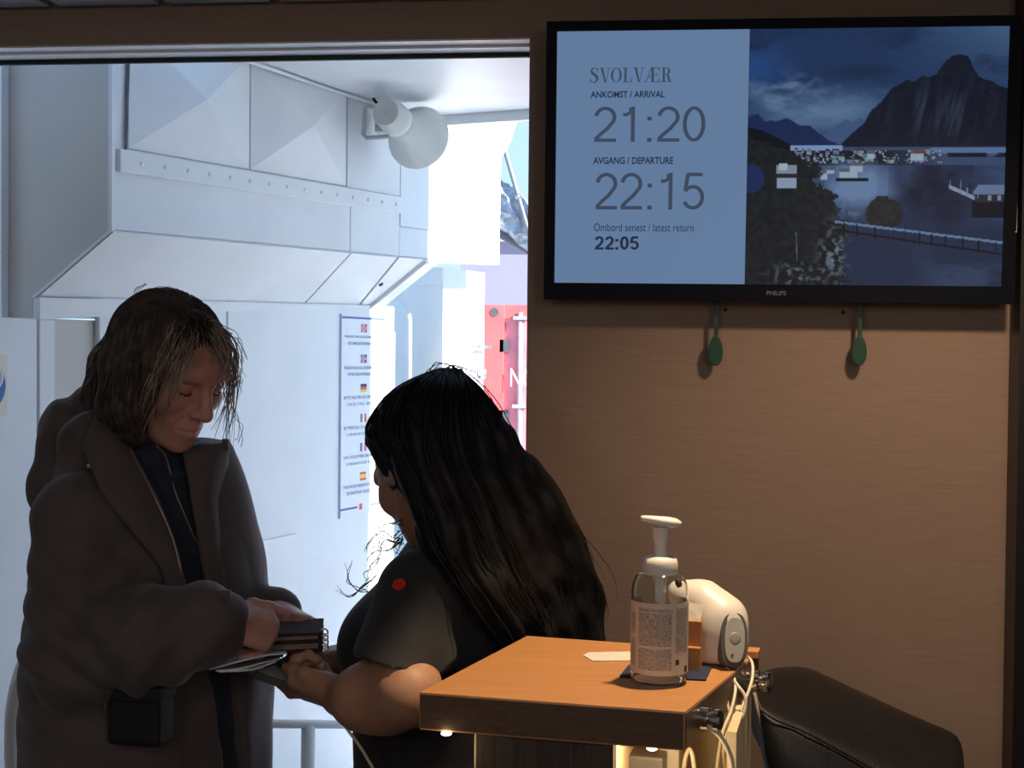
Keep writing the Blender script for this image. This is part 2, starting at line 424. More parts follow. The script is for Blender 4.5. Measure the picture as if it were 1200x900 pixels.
# sliding-door head track in the opening
tr = empty('trim_1', W0*V(1, 1, 0)+ZZ*HEAD, 'brushed aluminium door track along the top of the doorway', 'trim')
M_SOFF = mat('satin_aluminium_soffit', (0.84, 0.84, 0.86), 0.35, 0.0, var=0.06, stretch=(2, 60, 60))
b_ = MB(); wbox(b_, -1.74, -0.001, HEAD-0.004, HEAD-0.0003, -0.118, -0.002); b_.build('track_soffit', M_SOFF, tr)
b_ = MB(); wbox(b_, -1.74, -0.001, HEAD-0.010, HEAD-0.0041, -0.050, -0.044); b_.build('track_lip', M_SOFF, tr)
b_ = MB(); wbox(b_, -1.74, -0.001, HEAD-0.014, HEAD-0.0001, -0.128, -0.1185); b_.build('track_seal', M_BLACK, tr)
tr['kind'] = 'structure'
for k_ in ('category',):
    if k_ in tr: del tr[k_]

# dark column at the right with a bright metal edge
b_ = MB(); s_, _z = wall_sz(1190, 500, 0.06); wbox(b_, s_, s_+0.32, 0, CEIL-0.001, 0.001, 0.08)
col_ = tag(b_.build('trim_2', mat('black_column_laminate', (0.012, 0.012, 0.013), 0.35)), kind='structure')
sA, zA = wall_sz(1193.5, 62, 0.085); zB = wall_sz(1193.5, 272, 0.085)[1]
b_ = MB(); wbox(b_, sA, sA+0.003, zB, zA, 0.081, 0.085); b_.build('metal_edge', M_STEEL, col_)

# ================================================================== THE DECK OUTSIDE
A0 = P(40, 378, 3.6); A0 = V(A0[0], A0[1], 0)
def DK(t, off, z): return A0+DDIR*t+NDIR*off+ZZ*z
def t_at(px, off, py=415):
    p = on_plane(px, py, A0+NDIR*off, NDIR); return float(np.dot(p-A0, DDIR))
def z_at(px, py, off):
    return float(on_plane(px, py, A0+NDIR*off, NDIR)[2])
def dbox(mb, t0, t1, o0, o1, z0, z1):
    return mb.box(DK((t0+t1)/2, (o0+o1)/2, (z0+z1)/2), DDIR, NDIR, ZZ, t1-t0, abs(o1-o0), z1-z0)

ZL0, ZL1 = 1.703, 1.757       # lower edge band of the casing
ZS = 1.925                    # top of the slope
OF = 0.26                     # casing overhang
ZD = 2.47                     # deckhead
b_ = MB(); dbox(b_, -3.0, 2.9, -0.6, 3.2, -0.08, -0.002); tag(b_.build('floor_deck', mat('grey_deck_paint', (0.72, 0.74, 0.75), 0.6)), kind='structure')

# lower wall behind the two people
lw = MB(); dbox(lw, -2.4, t_at(463, 0), -0.10, 0, 0, ZL0); lw = tag(lw.build('wall_passage', M_BEIGE), kind='structure')
def lpanel(name, p0, p1, z0, z1, o1=0.018, m=M_WHITE, o0=0.0005, bev=0.003):
    b = MB(); dbox(b, t_at(p0, o1), t_at(p1, o1), o0, o1, z0, z1); return b.build(name, m, lw, bevel=bev, segs=1)
lpanel('wall_panel', -260, 44.2, 0.02, ZL0-0.002)
lpanel('panel_seam', 44.0, 46.0, 0.02, ZL0-0.003, o1=0.006, m=M_SEAM, bev=0)
lpanel('wall_stile', 46, 65, 0.02, ZL0-0.002)
lpanel('wall_panel', 116, 265.5, 0.02, 1.80)
lpanel('wall_panel', 267, 462, 0.02, 1.80)
# hatch outline and a bolt, right of the man
zt_, zb_ = z_at(324, 630, 0.02), z_at(324, 728, 0.02)
hb = MB(); dbox(hb, t_at(297, 0.024), t_at(350, 0.024), 0.019, 0.024, zb_, zt_); hatch = hb.build('hatch_cover', M_WHITE2, lw, bevel=0.002)
hb = MB(); hb.lathe(on_plane(346, 699, A0+NDIR*0.024, NDIR), NDIR, [(0.006, 0), (0.006, 0.003), (0.003, 0.005), (0, 0.005)], 10); hb.build('latch_bolt', M_STEEL, hatch, smooth=True)
hb = MB(); hb.prism([DK(t_at(297, 0.024)-0.006, 0.019, z) for z in (zb_, zt_)]+[DK(t_at(297, 0.024)-0.001, 0.019, z) for z in (zt_, zb_)], NDIR*0.006); hb.build('hatch_hinge', M_SEAM, hatch)

# overhanging casing
tE = t_at(503, OF)
cs = MB(); prof = [(-0.10, ZL0), (0.0, ZL0), (0.0, ZL1), (OF-0.004, ZS), (OF-0.004, 3.3), (-0.10, 3.3)]
cs.prism([DK(0.004, o_, z_) for o_, z_ in prof], DDIR*(tE-0.01))
cas = tag(cs.build('wall_casing', M_WHITE), kind='structure')
e_ = MB(); e_.prism([DK(-0.002, o_, z_) for o_, z_ in [(-0.10, ZL0), (-0.004, ZL0), (-0.004, ZL1+0.003), (OF-0.006, ZS+0.002), (OF-0.006, 3.3), (-0.10, 3.3)]], DDIR*0.005); e_.build('end_plate', M_BEIGE, cas)  # greyer colour on this plate stands in for the shade on the end
# edge trims of the end: down the corner, along the slope and along the bottom
e_ = MB(); e_.prism([DK(-0.006, OF-0.008, ZS), DK(-0.006, OF+0.004, ZS), DK(-0.006, OF+0.004, 3.3), DK(-0.006, OF-0.008, 3.3)], DDIR*0.012); e_.build('corner_trim', M_WHITE2, cas)
e_ = MB(); e_.prism([DK(-0.006, -0.006, ZL1), DK(-0.006, 0.006, ZL1), DK(-0.006, OF+0.004, ZS), DK(-0.006, OF-0.008, ZS)], DDIR*0.012); e_.build('slope_trim', M_WHITE2, cas)
e_ = MB(); e_.prism([DK(-0.004, 0.0, ZL0-0.004), DK(0.5, 0.0, ZL0+0.015), DK(tE, 0.0, ZL1-0.004), DK(tE, 0.0, ZL1), DK(-0.004, 0.0, ZL1)], NDIR*0.024); e_.build('bottom_band', M_WHITE2, cas)
e_ = MB(); dbox(e_, -0.03, -0.004, -0.16, -0.085, ZL0, 3.3); e_.build('wall_batten', M_WHITE2, cas)
# sloped panels
sa = (0.0+0.004, ZL1+0.001); sb = (OF+0.001, ZS+0.001)
for (ta0, tb0, ta1, tb1) in [(0.0, 0.0, t_at(408, OF), t_at(352, 0)), (t_at(410, OF), t_at(354, 0), t_at(463, OF), t_at(416, 0)), (t_at(466, OF), t_at(419, 0), tE-0.03, t_at(438, 0))]:
    e_ = MB(); e_.prism([DK(tb0, *sa), DK(tb1, *sa), DK(ta1, *sb), DK(ta0, *sb)], -NDIR*0.0+V(0, 0, 0.0)+(NDIR*0.55-ZZ*0.83)*0.006); e_.build('slope_panel', M_WHITE, cas)
e_ = MB(); e_.prism([DK(tE-0.05, *sb), DK(tE+0.03, *sb), DK(tE+0.06, *sa), DK(tE-0.02, *sa)], (NDIR*0.55-ZZ*0.83)*0.02); e_.build('slope_end_trim', M_WHITE2, cas)
kp = (DK(t_at(443, 0.12), 0.125, ZL1+(ZS-ZL1)*0.49)); e_ = MB(); e_.lathe(kp, NDIR*0.55-ZZ*0.83, [(0.009, 0), (0.009, 0.012), (0.005, 0.014), (0, 0.014)], 12); e_.build('lock', M_SEAM, cas)
# vertical panels below the belt, belt strip with rivets, cross-broken panels above it
ZB0, ZB1 = 2.077, 2.136
tS = t_at(148, OF)
for (q0, q1) in [(0.004, t_at(408.4, OF)), (t_at(409.6, OF), t_at(466.5, OF))]:
    e_ = MB(); dbox(e_, q0, q1, OF-0.004, OF+0.001, ZS+0.004, ZB0); e_.build('casing_panel', M_WHITE, cas)
e_ = MB(); dbox(e_, 0.02, t_at(466.5, OF), OF-0.004, OF+0.010, ZB0, ZB1); belt = e_.build('belt_strip', M_WHITE2, cas, bevel=0.003)
rv = None
for i in range(15):
    t_ = 0.10+i*(t_at(460, OF)-0.1)/14
    if rv is None:
        e_ = MB(); e_.lathe((0, 0, 0), NDIR, [(0.006, 0), (0.005, 0.003), (0, 0.004)], 8); rv = e_.build('rivet', M_STEEL, None); q = rv
    else:
        q = rv.copy(); COL.objects.link(q)
    q.location = tuple(DK(t_, OF+0.010, (ZB0+ZB1)/2)); parent_to(q, belt)
e_ = MB(); dbox(e_, t_at(467, OF), tE, OF-0.004, OF+0.004, ZS+0.11, ZD); e_.build('casing_panel', M_WHITE, cas, bevel=0.002)
e_ = MB(); dbox(e_, t_at(467, OF), tE, OF-0.004, OF+0.001, ZS+0.004, ZS+0.105); e_.build('casing_panel', M_WHITE, cas)
e_ = MB(); e_.prism([DK(tS-0.012, OF+0.001, ZB1), DK(tS-0.003, OF+0.001, ZB1), DK(tS+0.016, OF+0.001, ZD+0.1), DK(tS+0.007, OF+0.001, ZD+0.1)], NDIR*0.002); e_.build('dark_groove', M_SEAM, cas)
xs = [tS, t_at(291, OF), t_at(404, OF)]
for i in range(2):
    q0, q1 = xs[i]+0.004, xs[i+1]-0.004; c_ = DK((q0+q1)/2, OF+0.05, (ZB1+ZD)/2+0.0)
    cn = [DK(q0, OF+0.002, ZB1+0.006), DK(q1, OF+0.002, ZB1+0.006), DK(q1, OF+0.002, ZD), DK(q0, OF+0.002, ZD)]
    e_ = MB(); e_.add(cn+[c_]+[p-NDIR*0.006 for p in cn], [(0, 1, 4), (1, 2, 4), (2, 3, 4), (3, 0, 4), (0, 5, 6, 1), (1, 6, 7, 2), (2, 7, 8, 3), (3, 8, 5, 0), (8, 7, 6, 5)]); e_.build('creased_panel', M_WHITE, cas)
e_ = MB(); dbox(e_, tS+0.01, t_at(404, OF), OF, OF+0.004, ZD, 2.9); e_.build('upper_panel', M_WHITE, cas)
e_ = MB(); dbox(e_, t_at(405, OF), t_at(466.2, OF), OF-0.004, OF+0.003, ZB1+0.002, ZD); e_.build('casing_panel', M_WHITE, cas)
# the casing rises a little along the ship, as the deck's sheer does
def sheer(o):
    if o.name.startswith('rivet'): pass
    elif o.data.users == 1 or not o.data.get('sheered'):
        co = np.array([p.co[:] for p in o.data.vertices]); co[:, 2] += 0.024*((co-A0)@DDIR)
        o.data.vertices.foreach_set('co', co.astype(np.float32).ravel()); o.data['sheered'] = 1; o.data.update()
    for c in o.children:
        if c.name.startswith('rivet'): c.location.z += 0.024*float(np.dot(np.array(c.location)-A0, DDIR))
        else: sheer(c)
sheer(cas)
for c_ in cas.children_recursive: c_.data.pop('sheered', None) if hasattr(c_.data, 'pop') else None
# sunlit side plate beyond the casing
sp = [(tE+0.005, 1.955), (t_at(584, OF), 1.985), (t_at(585, OF), 2.42), (t_at(596, OF), 2.50), (t_at(606, OF), 2.63), (t_at(606, OF), 2.95), (tE+0.005, 2.95)]
e_ = MB(); e_.prism([DK(t_, OF, z_) for t_, z_ in sp], -NDIR*0.03); tag(e_.build('wall_side_plate', M_WHITE2), kind='structure')
# deckhead over the passage, and the ship's side that shades it
e_ = MB(); dbox(e_, 0.45, 1.60, OF+0.005, 1.66, ZD+0.001, ZD+0.12); dh = tag(e_.build('ceiling_deckhead', M_WHITE), kind='structure')
e_ = MB(); dbox(e_, 1.60, 1.63, OF+0.005, 1.66, ZD-0.035, ZD+0.12); e_.build('edge_coaming', M_WHITE2, dh)
e_ = MB()
e_.tube([DK(0.5+0.1*i, OF+0.02+0.004*math.sin(i), ZD-0.008) for i in range(11)], 0.006, 6); e_.build('conduit', M_WHITE2, dh)
e_ = MB(); dbox(e_, 0.03, 1.70, 1.62, 1.72, 0, 5.0)
tag(e_.build('wall_ship_side', M_WHITE), kind='structure')
e_ = MB(); dbox(e_, -3.2, 0.05, 1.62, 1.72, CEIL+0.16, 5.0); tag(e_.build('wall_sun_block', M_WHITE), kind='structure')  # unseen wall above the room, added to keep the sun off the casing
# the end bulkhead with its rounded doorway
tB = 2.15
zlin = 1.895
e_ = MB(); dbox(e_, tB, tB+0.03, -0.45, 0.108, 0, zlin); eb = tag(e_.build('wall_end', mat('pale_green_grey_paint', (0.58, 0.64, 0.60), 0.5, var=0.03)), kind='structure')
def end_off(px, py=415):
    p = on_plane(px, py, DK(tB, 0, 0), -DDIR); return float(np.dot(p-A0, NDIR))
def end_z(px, py): return float(on_plane(px, py, DK(tB, 0, 0), -DDIR)[2])
o_r = end_off(484); zc = end_z(480, 352)
path = [DK(tB-0.012, o_r, 0.05), DK(tB-0.012, o_r, zc-0.10)]+[DK(tB-0.012, o_r-0.09+0.09*math.cos(a), zc-0.09+0.09*math.sin(a)) for a in np.linspace(0.1, math.pi/2, 7)]+[DK(tB-0.012, o_r-0.3, zc)]
e_ = MB(); e_.tube(path, 0.034, 8); e_.build('door_frame', M_WHITE2, eb, smooth=True)
e_ = MB(); dbox(e_, tB-0.008, tB-0.001, -0.44, o_r-0.03, 0.02, zc-0.03); e_.build('door_recess', mat('dark_green_paint', (0.10, 0.16, 0.14), 0.4), eb)
e_ = MB(); dbox(e_, tB-0.05, tB+0.05, -0.45, 0.108, zlin, zlin+0.07); e_.build('door_lintel', M_WHITE2, eb, bevel=0.004)
e_ = MB(); dbox(e_, tB-0.04, 2.49, -0.15, 0.11, 0, 1.965)
dp = tag(e_.build('wall_door_post', M_WHITE2), kind='structure')
hp = on_plane(555, 406, DK(0, 0.115, 0), NDIR)
e_ = MB(); e_.tube([hp+NDIR*0.0, hp+NDIR*0.03, hp+NDIR*0.03+DDIR*0.10], 0.007, 8); e_.build('door_handle', M_STEEL, dp, smooth=True)
hp2 = on_plane(561, 442, DK(0, 0.115, 0), NDIR)
e_ = MB(); e_.tube([hp2, hp2+NDIR*0.03, hp2+NDIR*0.03+ZZ*0.03, hp2+ZZ*0.03], 0.006, 8); e_.build('hinge_bracket', M_STEEL, dp, smooth=True)
# quay, warehouse
e_ = MB(); e_.box((6, 46, -0.75), (1, 0, 0), (0, 1, 0), ZZ, 90, 78, 0.2); tag(e_.build('floor_quay', mat('pale_quay_concrete', (0.5, 0.5, 0.5), 0.8)), kind='structure')

# ================================================================== OUTDOOR THINGS
# horn loudspeaker under the deckhead
hd = t_at(470, OF+0.12)
hc = P(452, 150, 4.55)
horn = empty('horn_loudspeaker', hc, 'grey-white horn loudspeaker mounted high beside the deckhead', 'loudspeaker')
M_HORN = mat('grey_white_plastic', (0.62, 0.65, 0.63), 0.4, var=0.03)
ax_ = unit(P(490, 161, 4.66)-P(462, 139, 4.45))
hb0 = P(466, 144, 4.62)
Rm = 38/1600*4.47
mb = MB(); mb.lathe(P(486, 158, 4.60), ax_, [(0.035, -0.16), (0.045, -0.12), (0.062, -0.07), (0.085, -0.02), (Rm, 0.03), (Rm+0.003, 0.036), (Rm-0.001, 0.040), (0.082, 0.005), (0.045, -0.06), (0.02, -0.08), (0, -0.08)], 36)
mb.build('horn_bell', M_HORN, horn, smooth=True)
mb = MB(); mb.lathe(P(486, 158, 4.60), -ax_, [(0.0, 0.155), (0.048, 0.155), (0.053, 0.165), (0.053, 0.20), (0.047, 0.21), (0.047, 0.255), (0.043, 0.262), (0.006, 0.262), (0.006, 0.268), (0, 0.268)], 28)
mb.build('driver_housing', M_HORN, horn, smooth=True, auto=40)
mb = MB(); pts = [P(456, 160, 4.50), P(430, 162, 4.52), P(426, 158, 4.54), P(428, 127, 4.54), P(431, 125, 4.52), P(456, 128, 4.50)]
mb.tube(pts, 0.008, 8); mb.build('bracket', M_HORN, horn, smooth=True)
mb = MB(); mb.tube(spline([P(455, 126, 4.62), P(445, 112, 4.62), P(437, 106, 4.60), P(439, 118, 4.58), P(450, 124, 4.6)], 6), 0.005, 6); mb.build('cable', M_BLACK, horn, smooth=True)
mb = MB(); mb.box(P(446, 144, 4.63), WU, WN, ZZ, 0.03, 0.06, 0.07); mb.build('mount_block', M_HORN, horn, bevel=0.006)

# notice of six languages on the passage wall
no = 0.0195
N00, N10 = on_plane(399.5, 368, A0+NDIR*no, NDIR), on_plane(453, 371, A0+NDIR*no, NDIR)
pz1 = N00[2]; pz0 = on_plane(396, 608, A0+NDIR*no, NDIR)[2]; pt0, pt1 = t_at(398, no), t_at(452, no); pW = pt1-pt0; pH = pz1-pz0
notice = empty('notice_board', DK((pt0+pt1)/2, no, pz0), 'tall white multilingual notice with small flags on the white deck wall', 'notice')
M_PAPER = mat('notice_paper', (0.80, 0.84, 0.90), 0.4, var=0.02)
mb = MB(); dbox(mb, pt0, pt1, 0.0185, 0.0225, pz0, pz1); mb.build('board', M_PAPER, notice)
M_NAVY = mat('navy_print', (0.10, 0.16, 0.38), 0.5, var=0.03); M_RED = mat('red_print', (0.75, 0.10, 0.12), 0.5, var=0.03); M_BLK = mat('black_print', (0.04, 0.04, 0.05), 0.5, var=0)
M_GOLD = mat('gold_print', (0.90, 0.62, 0.08), 0.5, var=0); M_GRN = mat('green_print', (0.08, 0.30, 0.20), 0.5, var=0); M_WPR = mat('white_print', (0.85, 0.86, 0.88), 0.5, var=0)
def nq(name, a0, a1, b0, b1, m, lift=0.0005, par=None):
    """field on the notice: a across 0..1, b down 0..1"""
    o0 = 0.0225; mb = MB(); dbox(mb, pt0+a0*pW, pt0+a1*pW, o0, o0+lift, pz1-b1*pH, pz1-b0*pH); return mb.build(name, m, par or notice)
nq('border_line', 0.03, 0.97, 0.010, 0.020, M_NAVY); nq('border_line', 0.02, 0.38, 0.955, 0.965, M_NAVY); nq('border_line', 0.66, 0.98, 0.955, 0.965, M_NAVY)
nq('edge_strip', 0.0, 0.02, 0.0, 1.0, M_NAVY); nq('round_mark', 0.42, 0.48, 0.945, 0.975, M_RED)
M_FONT = mat('blue_grey_lettering', (0.18, 0.23, 0.42), 0.5, var=0)
def nt_text(s, a0, a1, b0, b1):
    text_mesh(s, 'lettering', M_FONT, DK(pt0+a0*pW, 0.0225, pz1-b1*pH), DDIR, ZZ, (a1-a0)*pW, (b1-b0)*pH, notice, bold=0.01, lift=-0.0008 if False else 0.0008)
rows = [(0.072, 'VENNLIGST HA KLAR LEGITIMASJON OG KORT', 'VED OMBORDSTIGNING HVER GANG', 'n'), (0.225, 'PLEASE HAVE ALL DOCUMENTS READY', 'WHEN RE-ENTERING THE SHIP', 'u'), (0.372, 'BITTE HALTEN SIE IHREN AUSWEIS', 'GÜLTIG BEREIT', 'd'),
        (0.522, 'SI PREGA DI MOSTRARE', "L'IDENTITÀ VALIDA", 'i'), (0.668, 'ON VOUS PRIE DE MONTRER', "L'IDENTITÉ VALIDE", 'f'), (0.815, 'POR FAVOR PRESENTE DOCUMENTO', 'DE IDENTIDAD VALIDO A BORDO', 's')]
for b0, l1, l2, fl in rows:
    a0, a1 = 0.43, 0.56; h = 0.042; bb = b0-0.028
    if fl in 'if':
        nq('flag_field', a0, a0+0.043, bb, bb+h, M_GRN if fl == 'i' else M_NAVY); nq('flag_field', a0+0.043, a0+0.087, bb, bb+h, M_WPR); nq('flag_field', a0+0.087, a1, bb, bb+h, M_RED)
    elif fl in 'ds':
        cs_ = (M_BLK, M_RED, M_GOLD) if fl == 'd' else (M_RED, M_GOLD, M_RED); hs = (0, h/3, 2*h/3, h) if fl == 'd' else (0, h/4, 3*h/4, h)
        for i in range(3): nq('flag_field', a0, a1, bb+hs[i], bb+hs[i+1], cs_[i])
    else:
        f_ = nq('flag_field', a0, a1, bb, bb+h, M_RED if fl == 'n' else M_NAVY)
        nq('flag_cross', a0, a1, bb+h*0.38, bb+h*0.62, M_WPR, 0.0008, notice); nq('flag_cross', a0+0.035, a0+0.065, bb, bb+h, M_WPR, 0.0008, notice)
        nq('flag_cross', a0, a1, bb+h*0.44, bb+h*0.56, M_NAVY if fl == 'n' else M_RED, 0.0011, notice); nq('flag_cross', a0+0.043, a0+0.057, bb, bb+h, M_NAVY if fl == 'n' else M_RED, 0.0011, notice)
    nt_text(l1, 0.08, 0.95, b0+0.03, b0+0.046); nt_text(l2, 0.15, 0.87, b0+0.062, b0+0.078)

# round blue sign at the left edge
sg = 0.019; c_ = on_plane(-18, 452, A0+NDIR*sg, NDIR)
sign = empty('mandatory_sign', c_, 'blue round sign on a cream plate at the far left of the deck wall', 'sign')
mb = MB(); mb.box(c_+NDIR*0.001, DDIR, NDIR, ZZ, 0.145, 0.003, 0.155); mb.build('plate', mat('cream_sign_plate', (0.78, 0.76, 0.62), 0.4, var=0.02), sign)
mb = MB(); mb.lathe(c_+NDIR*0.0025, NDIR, [(0.066, 0), (0.066, 0.001), (0, 0.001)], 40); mb.build('disc', mat('sign_blue', (0.03, 0.16, 0.50), 0.4, var=0.02), sign)
mb = MB(); pts = [c_+NDIR*0.0042+DDIR*(0.05*math.cos(a))+ZZ*(0.035*math.sin(a)+0.02) for a in np.linspace(-0.9, 0.7, 9)]
mb.tube(pts, 0.006, 6); mb.build('white_stroke', M_WPR, sign)

# railing inside the passage
rl = empty('deck_railing', P(360, 900, 3.6), 'white tubular railing low in the passage behind the two hands', 'railing')
mb = MB(); a_, b2 = P(290, 848, 3.55), P(440, 849, 3.75); mb.tube([a_, b2], 0.012, 12); mb.build('top_rail', M_WHITE2, rl, smooth=True)
pp = P(361, 849, 3.645); mb = MB(); mb.tube([pp, V(pp[0], pp[1], 0)], 0.019, 12); mb.build('post', M_WHITE2, rl, smooth=True)
mb = MB(); mb.tube([a_-ZZ*0.3, b2-ZZ*0.3], 0.012, 12); mb.build('lower_rail', M_WHITE2, rl, smooth=True)
mb = MB(); mb.tube([V(b2[0], b2[1], b2[2]), V(b2[0], b2[1], 0)], 0.019, 12); mb.build('post', M_WHITE2, rl, smooth=True)
# bent vent pipe at the left
vp = empty('vent_pipe', P(18, 900, 3.1), 'white bent vent pipe low at the left edge behind the man', 'pipe')
mb = MB(); pts = spline([V(*(P(30, 1080, 3.1))), P(18, 940, 3.1), P(15, 860, 3.1), P(20, 810, 3.1), P(36, 766, 3.12), P(60, 745, 3.15), P(90, 738, 3.2)], 6)
mb.tube(pts, 0.019, 14); mb.build('pipe', M_WHITE2, vp, smooth=True)
mb = MB(); mb.tube([pts[0], V(pts[0][0], pts[0][1], 0)], 0.019, 14); mb.build('riser', M_WHITE2, vp, smooth=True)

# shipping container on the quay
CD = 11.0
cl = P(567, 357, CD); ctz = cl[2]; cw, ch, cdp = 2.44, 2.6, 6.0
M_CON = mat('red_container_paint', (0.80, 0.15, 0.15), 0.5, var=0.1, scale=6)
M_CON2 = mat('hazy_pink_container_door', (0.82, 0.28, 0.33), 0.5, var=0.1, scale=6)  # glare and haze put into the door's pinker colour
con = empty('shipping_container', (cl[0]+cw/2, CD, ctz-ch), 'red shipping container standing on the quay outside', 'container')
X1, Y1 = V(1, 0, 0), V(0, 1, 0)
def cbox(name, x0, x1, y0, y1, z0, z1, m, par=con, bev=0.0):
    mb = MB(); mb.box((cl[0]+(x0+x1)/2, CD+(y0+y1)/2, ctz+(z0+z1)/2), X1, Y1, ZZ, x1-x0, y1-y0, z1-z0); return mb.build(name, m, par, bevel=bev)
cbox('body', 0.02, cw-0.02, 0.06, cdp, -ch+0.05, -0.01, M_CON)
for x0 in (0, cw-0.17): cbox('corner_post', x0, x0+0.17, 0, 0.17, -ch, 0, M_CON, bev=0.01)
cbox('top_rail', 0.17, cw-0.17, 0.02, 0.12, -0.11, 0, M_CON)
for i in range(2):
    x0 = 0.175+i*1.05; d_ = cbox('door', x0, x0+1.04, 0.03, 0.08, -ch+0.15, -0.04, M_CON2)
    for xx in (0.12, 0.75):
        mb = MB(); mb.tube([V(cl[0]+x0+xx, CD+0.0, ctz-ch+0.2), V(cl[0]+x0+xx, CD+0.0, ctz-0.06)], 0.022, 10); mb.build('lock_rod', mat('galvanised_rod', (0.55, 0.5, 0.55), 0.4, 0.4), d_, smooth=True)
        for zz in (-0.09, -0.8, -1.5):
            cbox('rod_bracket', x0+xx-0.06, x0+xx+0.06, -0.03, 0.03, zz-0.03, zz, mat('galvanised_rod', (0.55, 0.5, 0.55), 0.4, 0.4), d_)
    for zz in (-0.28, -0.85):
        cbox('hinge', x0-0.045, x0+0.03, 0.0, 0.04, zz-0.1, zz, M_SEAM, d_)
mb = MB(); mb.lathe(V(cl[0]+0.085, CD-0.001, ctz-0.06), -Y1, [(0.035, 0), (0.035, 0.003), (0, 0.003)], 16); mb.build('casting_hole', M_SEAM, con)
text_mesh('NO', 'lettering', M_WPR, P(598, 453, CD+0.0)+V(0, -0.03, 0)*1, X1, ZZ, 0.20, 0.15, con)

# pale warehouse beyond, and the strut with the wrapped bundle
wl = P(540, 283, 34); mb = MB()
wh = empty('warehouse', (wl[0]+9, 36, -0.65), 'pale lavender warehouse beyond the red container', 'building')
mb.box((wl[0]+9, 38, (wl[2]-0.65)/2), X1, Y1, ZZ, 18, 8, wl[2]+0.65); mb.build('wall', mat('pale_lavender_cladding', (0.27, 0.26, 0.36), 0.6, var=0.03, scale=1), wh)
mb = MB(); mb.box((wl[0]+9, 38, wl[2]+0.06), X1, Y1, ZZ, 18.4, 8.4, 0.12); mb.build('roof_edge', mat('grey_roof_edge', (0.45, 0.43, 0.52), 0.6), wh)
st = empty('gangway_strut', P(590, 170, 7.6), 'grey diagonal steel strut against the sky by the doorway', 'strut')
mb = MB(); mb.tube([P(580, 135, 7.6), P(640, 345, 7.6)], 0.013, 10); mb.build('strut', mat('grey_galvanised_steel', (0.30, 0.31, 0.30), 0.5, 0.3), st, smooth=True)
mb = MB(); mb.tube([P(606, 228, 7.6), P(607.5, 233, 7.6)], 0.018, 10); mb.build('sleeve', M_STEEL, st, smooth=True)
mp0 = P(640, 345, 7.6); mb = MB(); mb.tube([V(mp0[0], mp0[1], -0.65), V(mp0[0], mp0[1], 3.6)], 0.05, 12); mb.build('mast', mat('grey_galvanised_steel', (0.3, 0.31, 0.3)), st, smooth=True)
st.location = (mp0[0], mp0[1], -0.65)
for ch_ in st.children: parent_to(ch_, st)
poly = [(566, 200), (586, 218), (600, 231), (614, 254), (640, 290), (640, 300), (612, 284), (598, 277), (566, 260)]
bd = empty('wrapped_bundle', P(600, 285, 8.2), 'crumpled grey foil-wrapped bundle hanging beyond the doorway', 'bundle')
fd = Field(P(555, 310, 7.45)-0.15, P(655, 190, 8.1)+0.15, 0.02)
fd.chain([P(570, 235, 7.75), P(590, 246, 7.75), P(608, 262, 7.75), P(640, 294, 7.7)], [0.13, 0.115, 0.095, 0.07], 0.05)
v, q = fd.mesh(1); n_ = vnormals(v, q); v = v+n_*(0.022*np.abs(waves(v, 30, 3, 5))[:, None]-0.012+0.012*waves(v, 70, 5, 6)[:, None])
quad_mesh('wrap', [(v, q)], mat('crumpled_foil', (0.42, 0.44, 0.50), 0.28, 0.6, var=0.35, scale=25), bd)
mb = MB(); mb.tube([P(566, 262, 7.75), P(600, 279, 7.75), P(634, 299, 7.75)], 0.035, 10); mb.build('keel_bar', mat('dark_grey_bar', (0.12, 0.12, 0.14), 0.5), bd, smooth=True)

# ================================================================== THINGS IN THE ROOM
# ---------------------------------------------------------------- television
TT = math.radians(2.5)
TC = wall_pt(915, 188, 0.085); tn = WN*math.cos(TT)-ZZ*math.sin(TT); tv_ = ZZ*math.cos(TT)+WN*math.sin(TT); tu = WU.copy()
def tloc(px, py):
    p = on_plane(px, py, TC, tn)-TC; return np.array([np.dot(p, tu), np.dot(p, tv_)])
cor = [tloc(635, 27), tloc(1193, 17), tloc(1193, 358), tloc(643, 350)]
e1 = cor[1]-cor[0]; e2 = cor[2]-cor[3]; ra = 0.5*(math.atan2(e1[1], e1[0])+math.atan2(e2[1], e2[0]))
tu, tv_ = tu*math.cos(ra)+tv_*math.sin(ra), tv_*math.cos(ra)-tu*math.sin(ra)
cor = [tloc(635, 27), tloc(1193, 17), tloc(1193, 358), tloc(643, 350)]
TX0 = (cor[0][0]+cor[3][0])/2; TX1 = (cor[1][0]+cor[2][0])/2; TY1 = (cor[0][1]+cor[1][1])/2; TY0 = (cor[2][1]+cor[3][1])/2
ins = [tloc(648, 38), tloc(1178, 30), tloc(1178, 335), tloc(655, 332)]
SX0 = (ins[0][0]+ins[3][0])/2; SX1 = (ins[1][0]+ins[2][0])/2; SY1 = (ins[0][1]+ins[1][1])/2; SY0 = (ins[2][1]+ins[3][1])/2
XM = (tloc(873, 36)[0]+tloc(878, 334)[0])/2
def TP(a, b, off=0.0): return TC+tu*a+tv_*b+tn*off
def tbox(mb, a0, a1, b0, b1, o0, o1): return mb.box(TP((a0+a1)/2, (b0+b1)/2, (o0+o1)/2), tu, tv_, tn, a1-a0, b1-b0, o1-o0)
tv = empty('television', TP((TX0+TX1)/2, TY0, -0.03), 'wide black flat screen on the wall showing port times and a fjord', 'television')
M_BEZ = mat('black_tv_plastic', (0.005, 0.007, 0.014), 0.4, var=0.0, spec=0.12)
mb = MB()
for (a0, a1, b0, b1) in [(TX0, SX0, TY0, TY1), (SX1, TX1, TY0, TY1), (SX0, SX1, SY1, TY1), (SX0, SX1, TY0, SY0)]: tbox(mb, a0, a1, b0, b1, -0.02, 0.006)
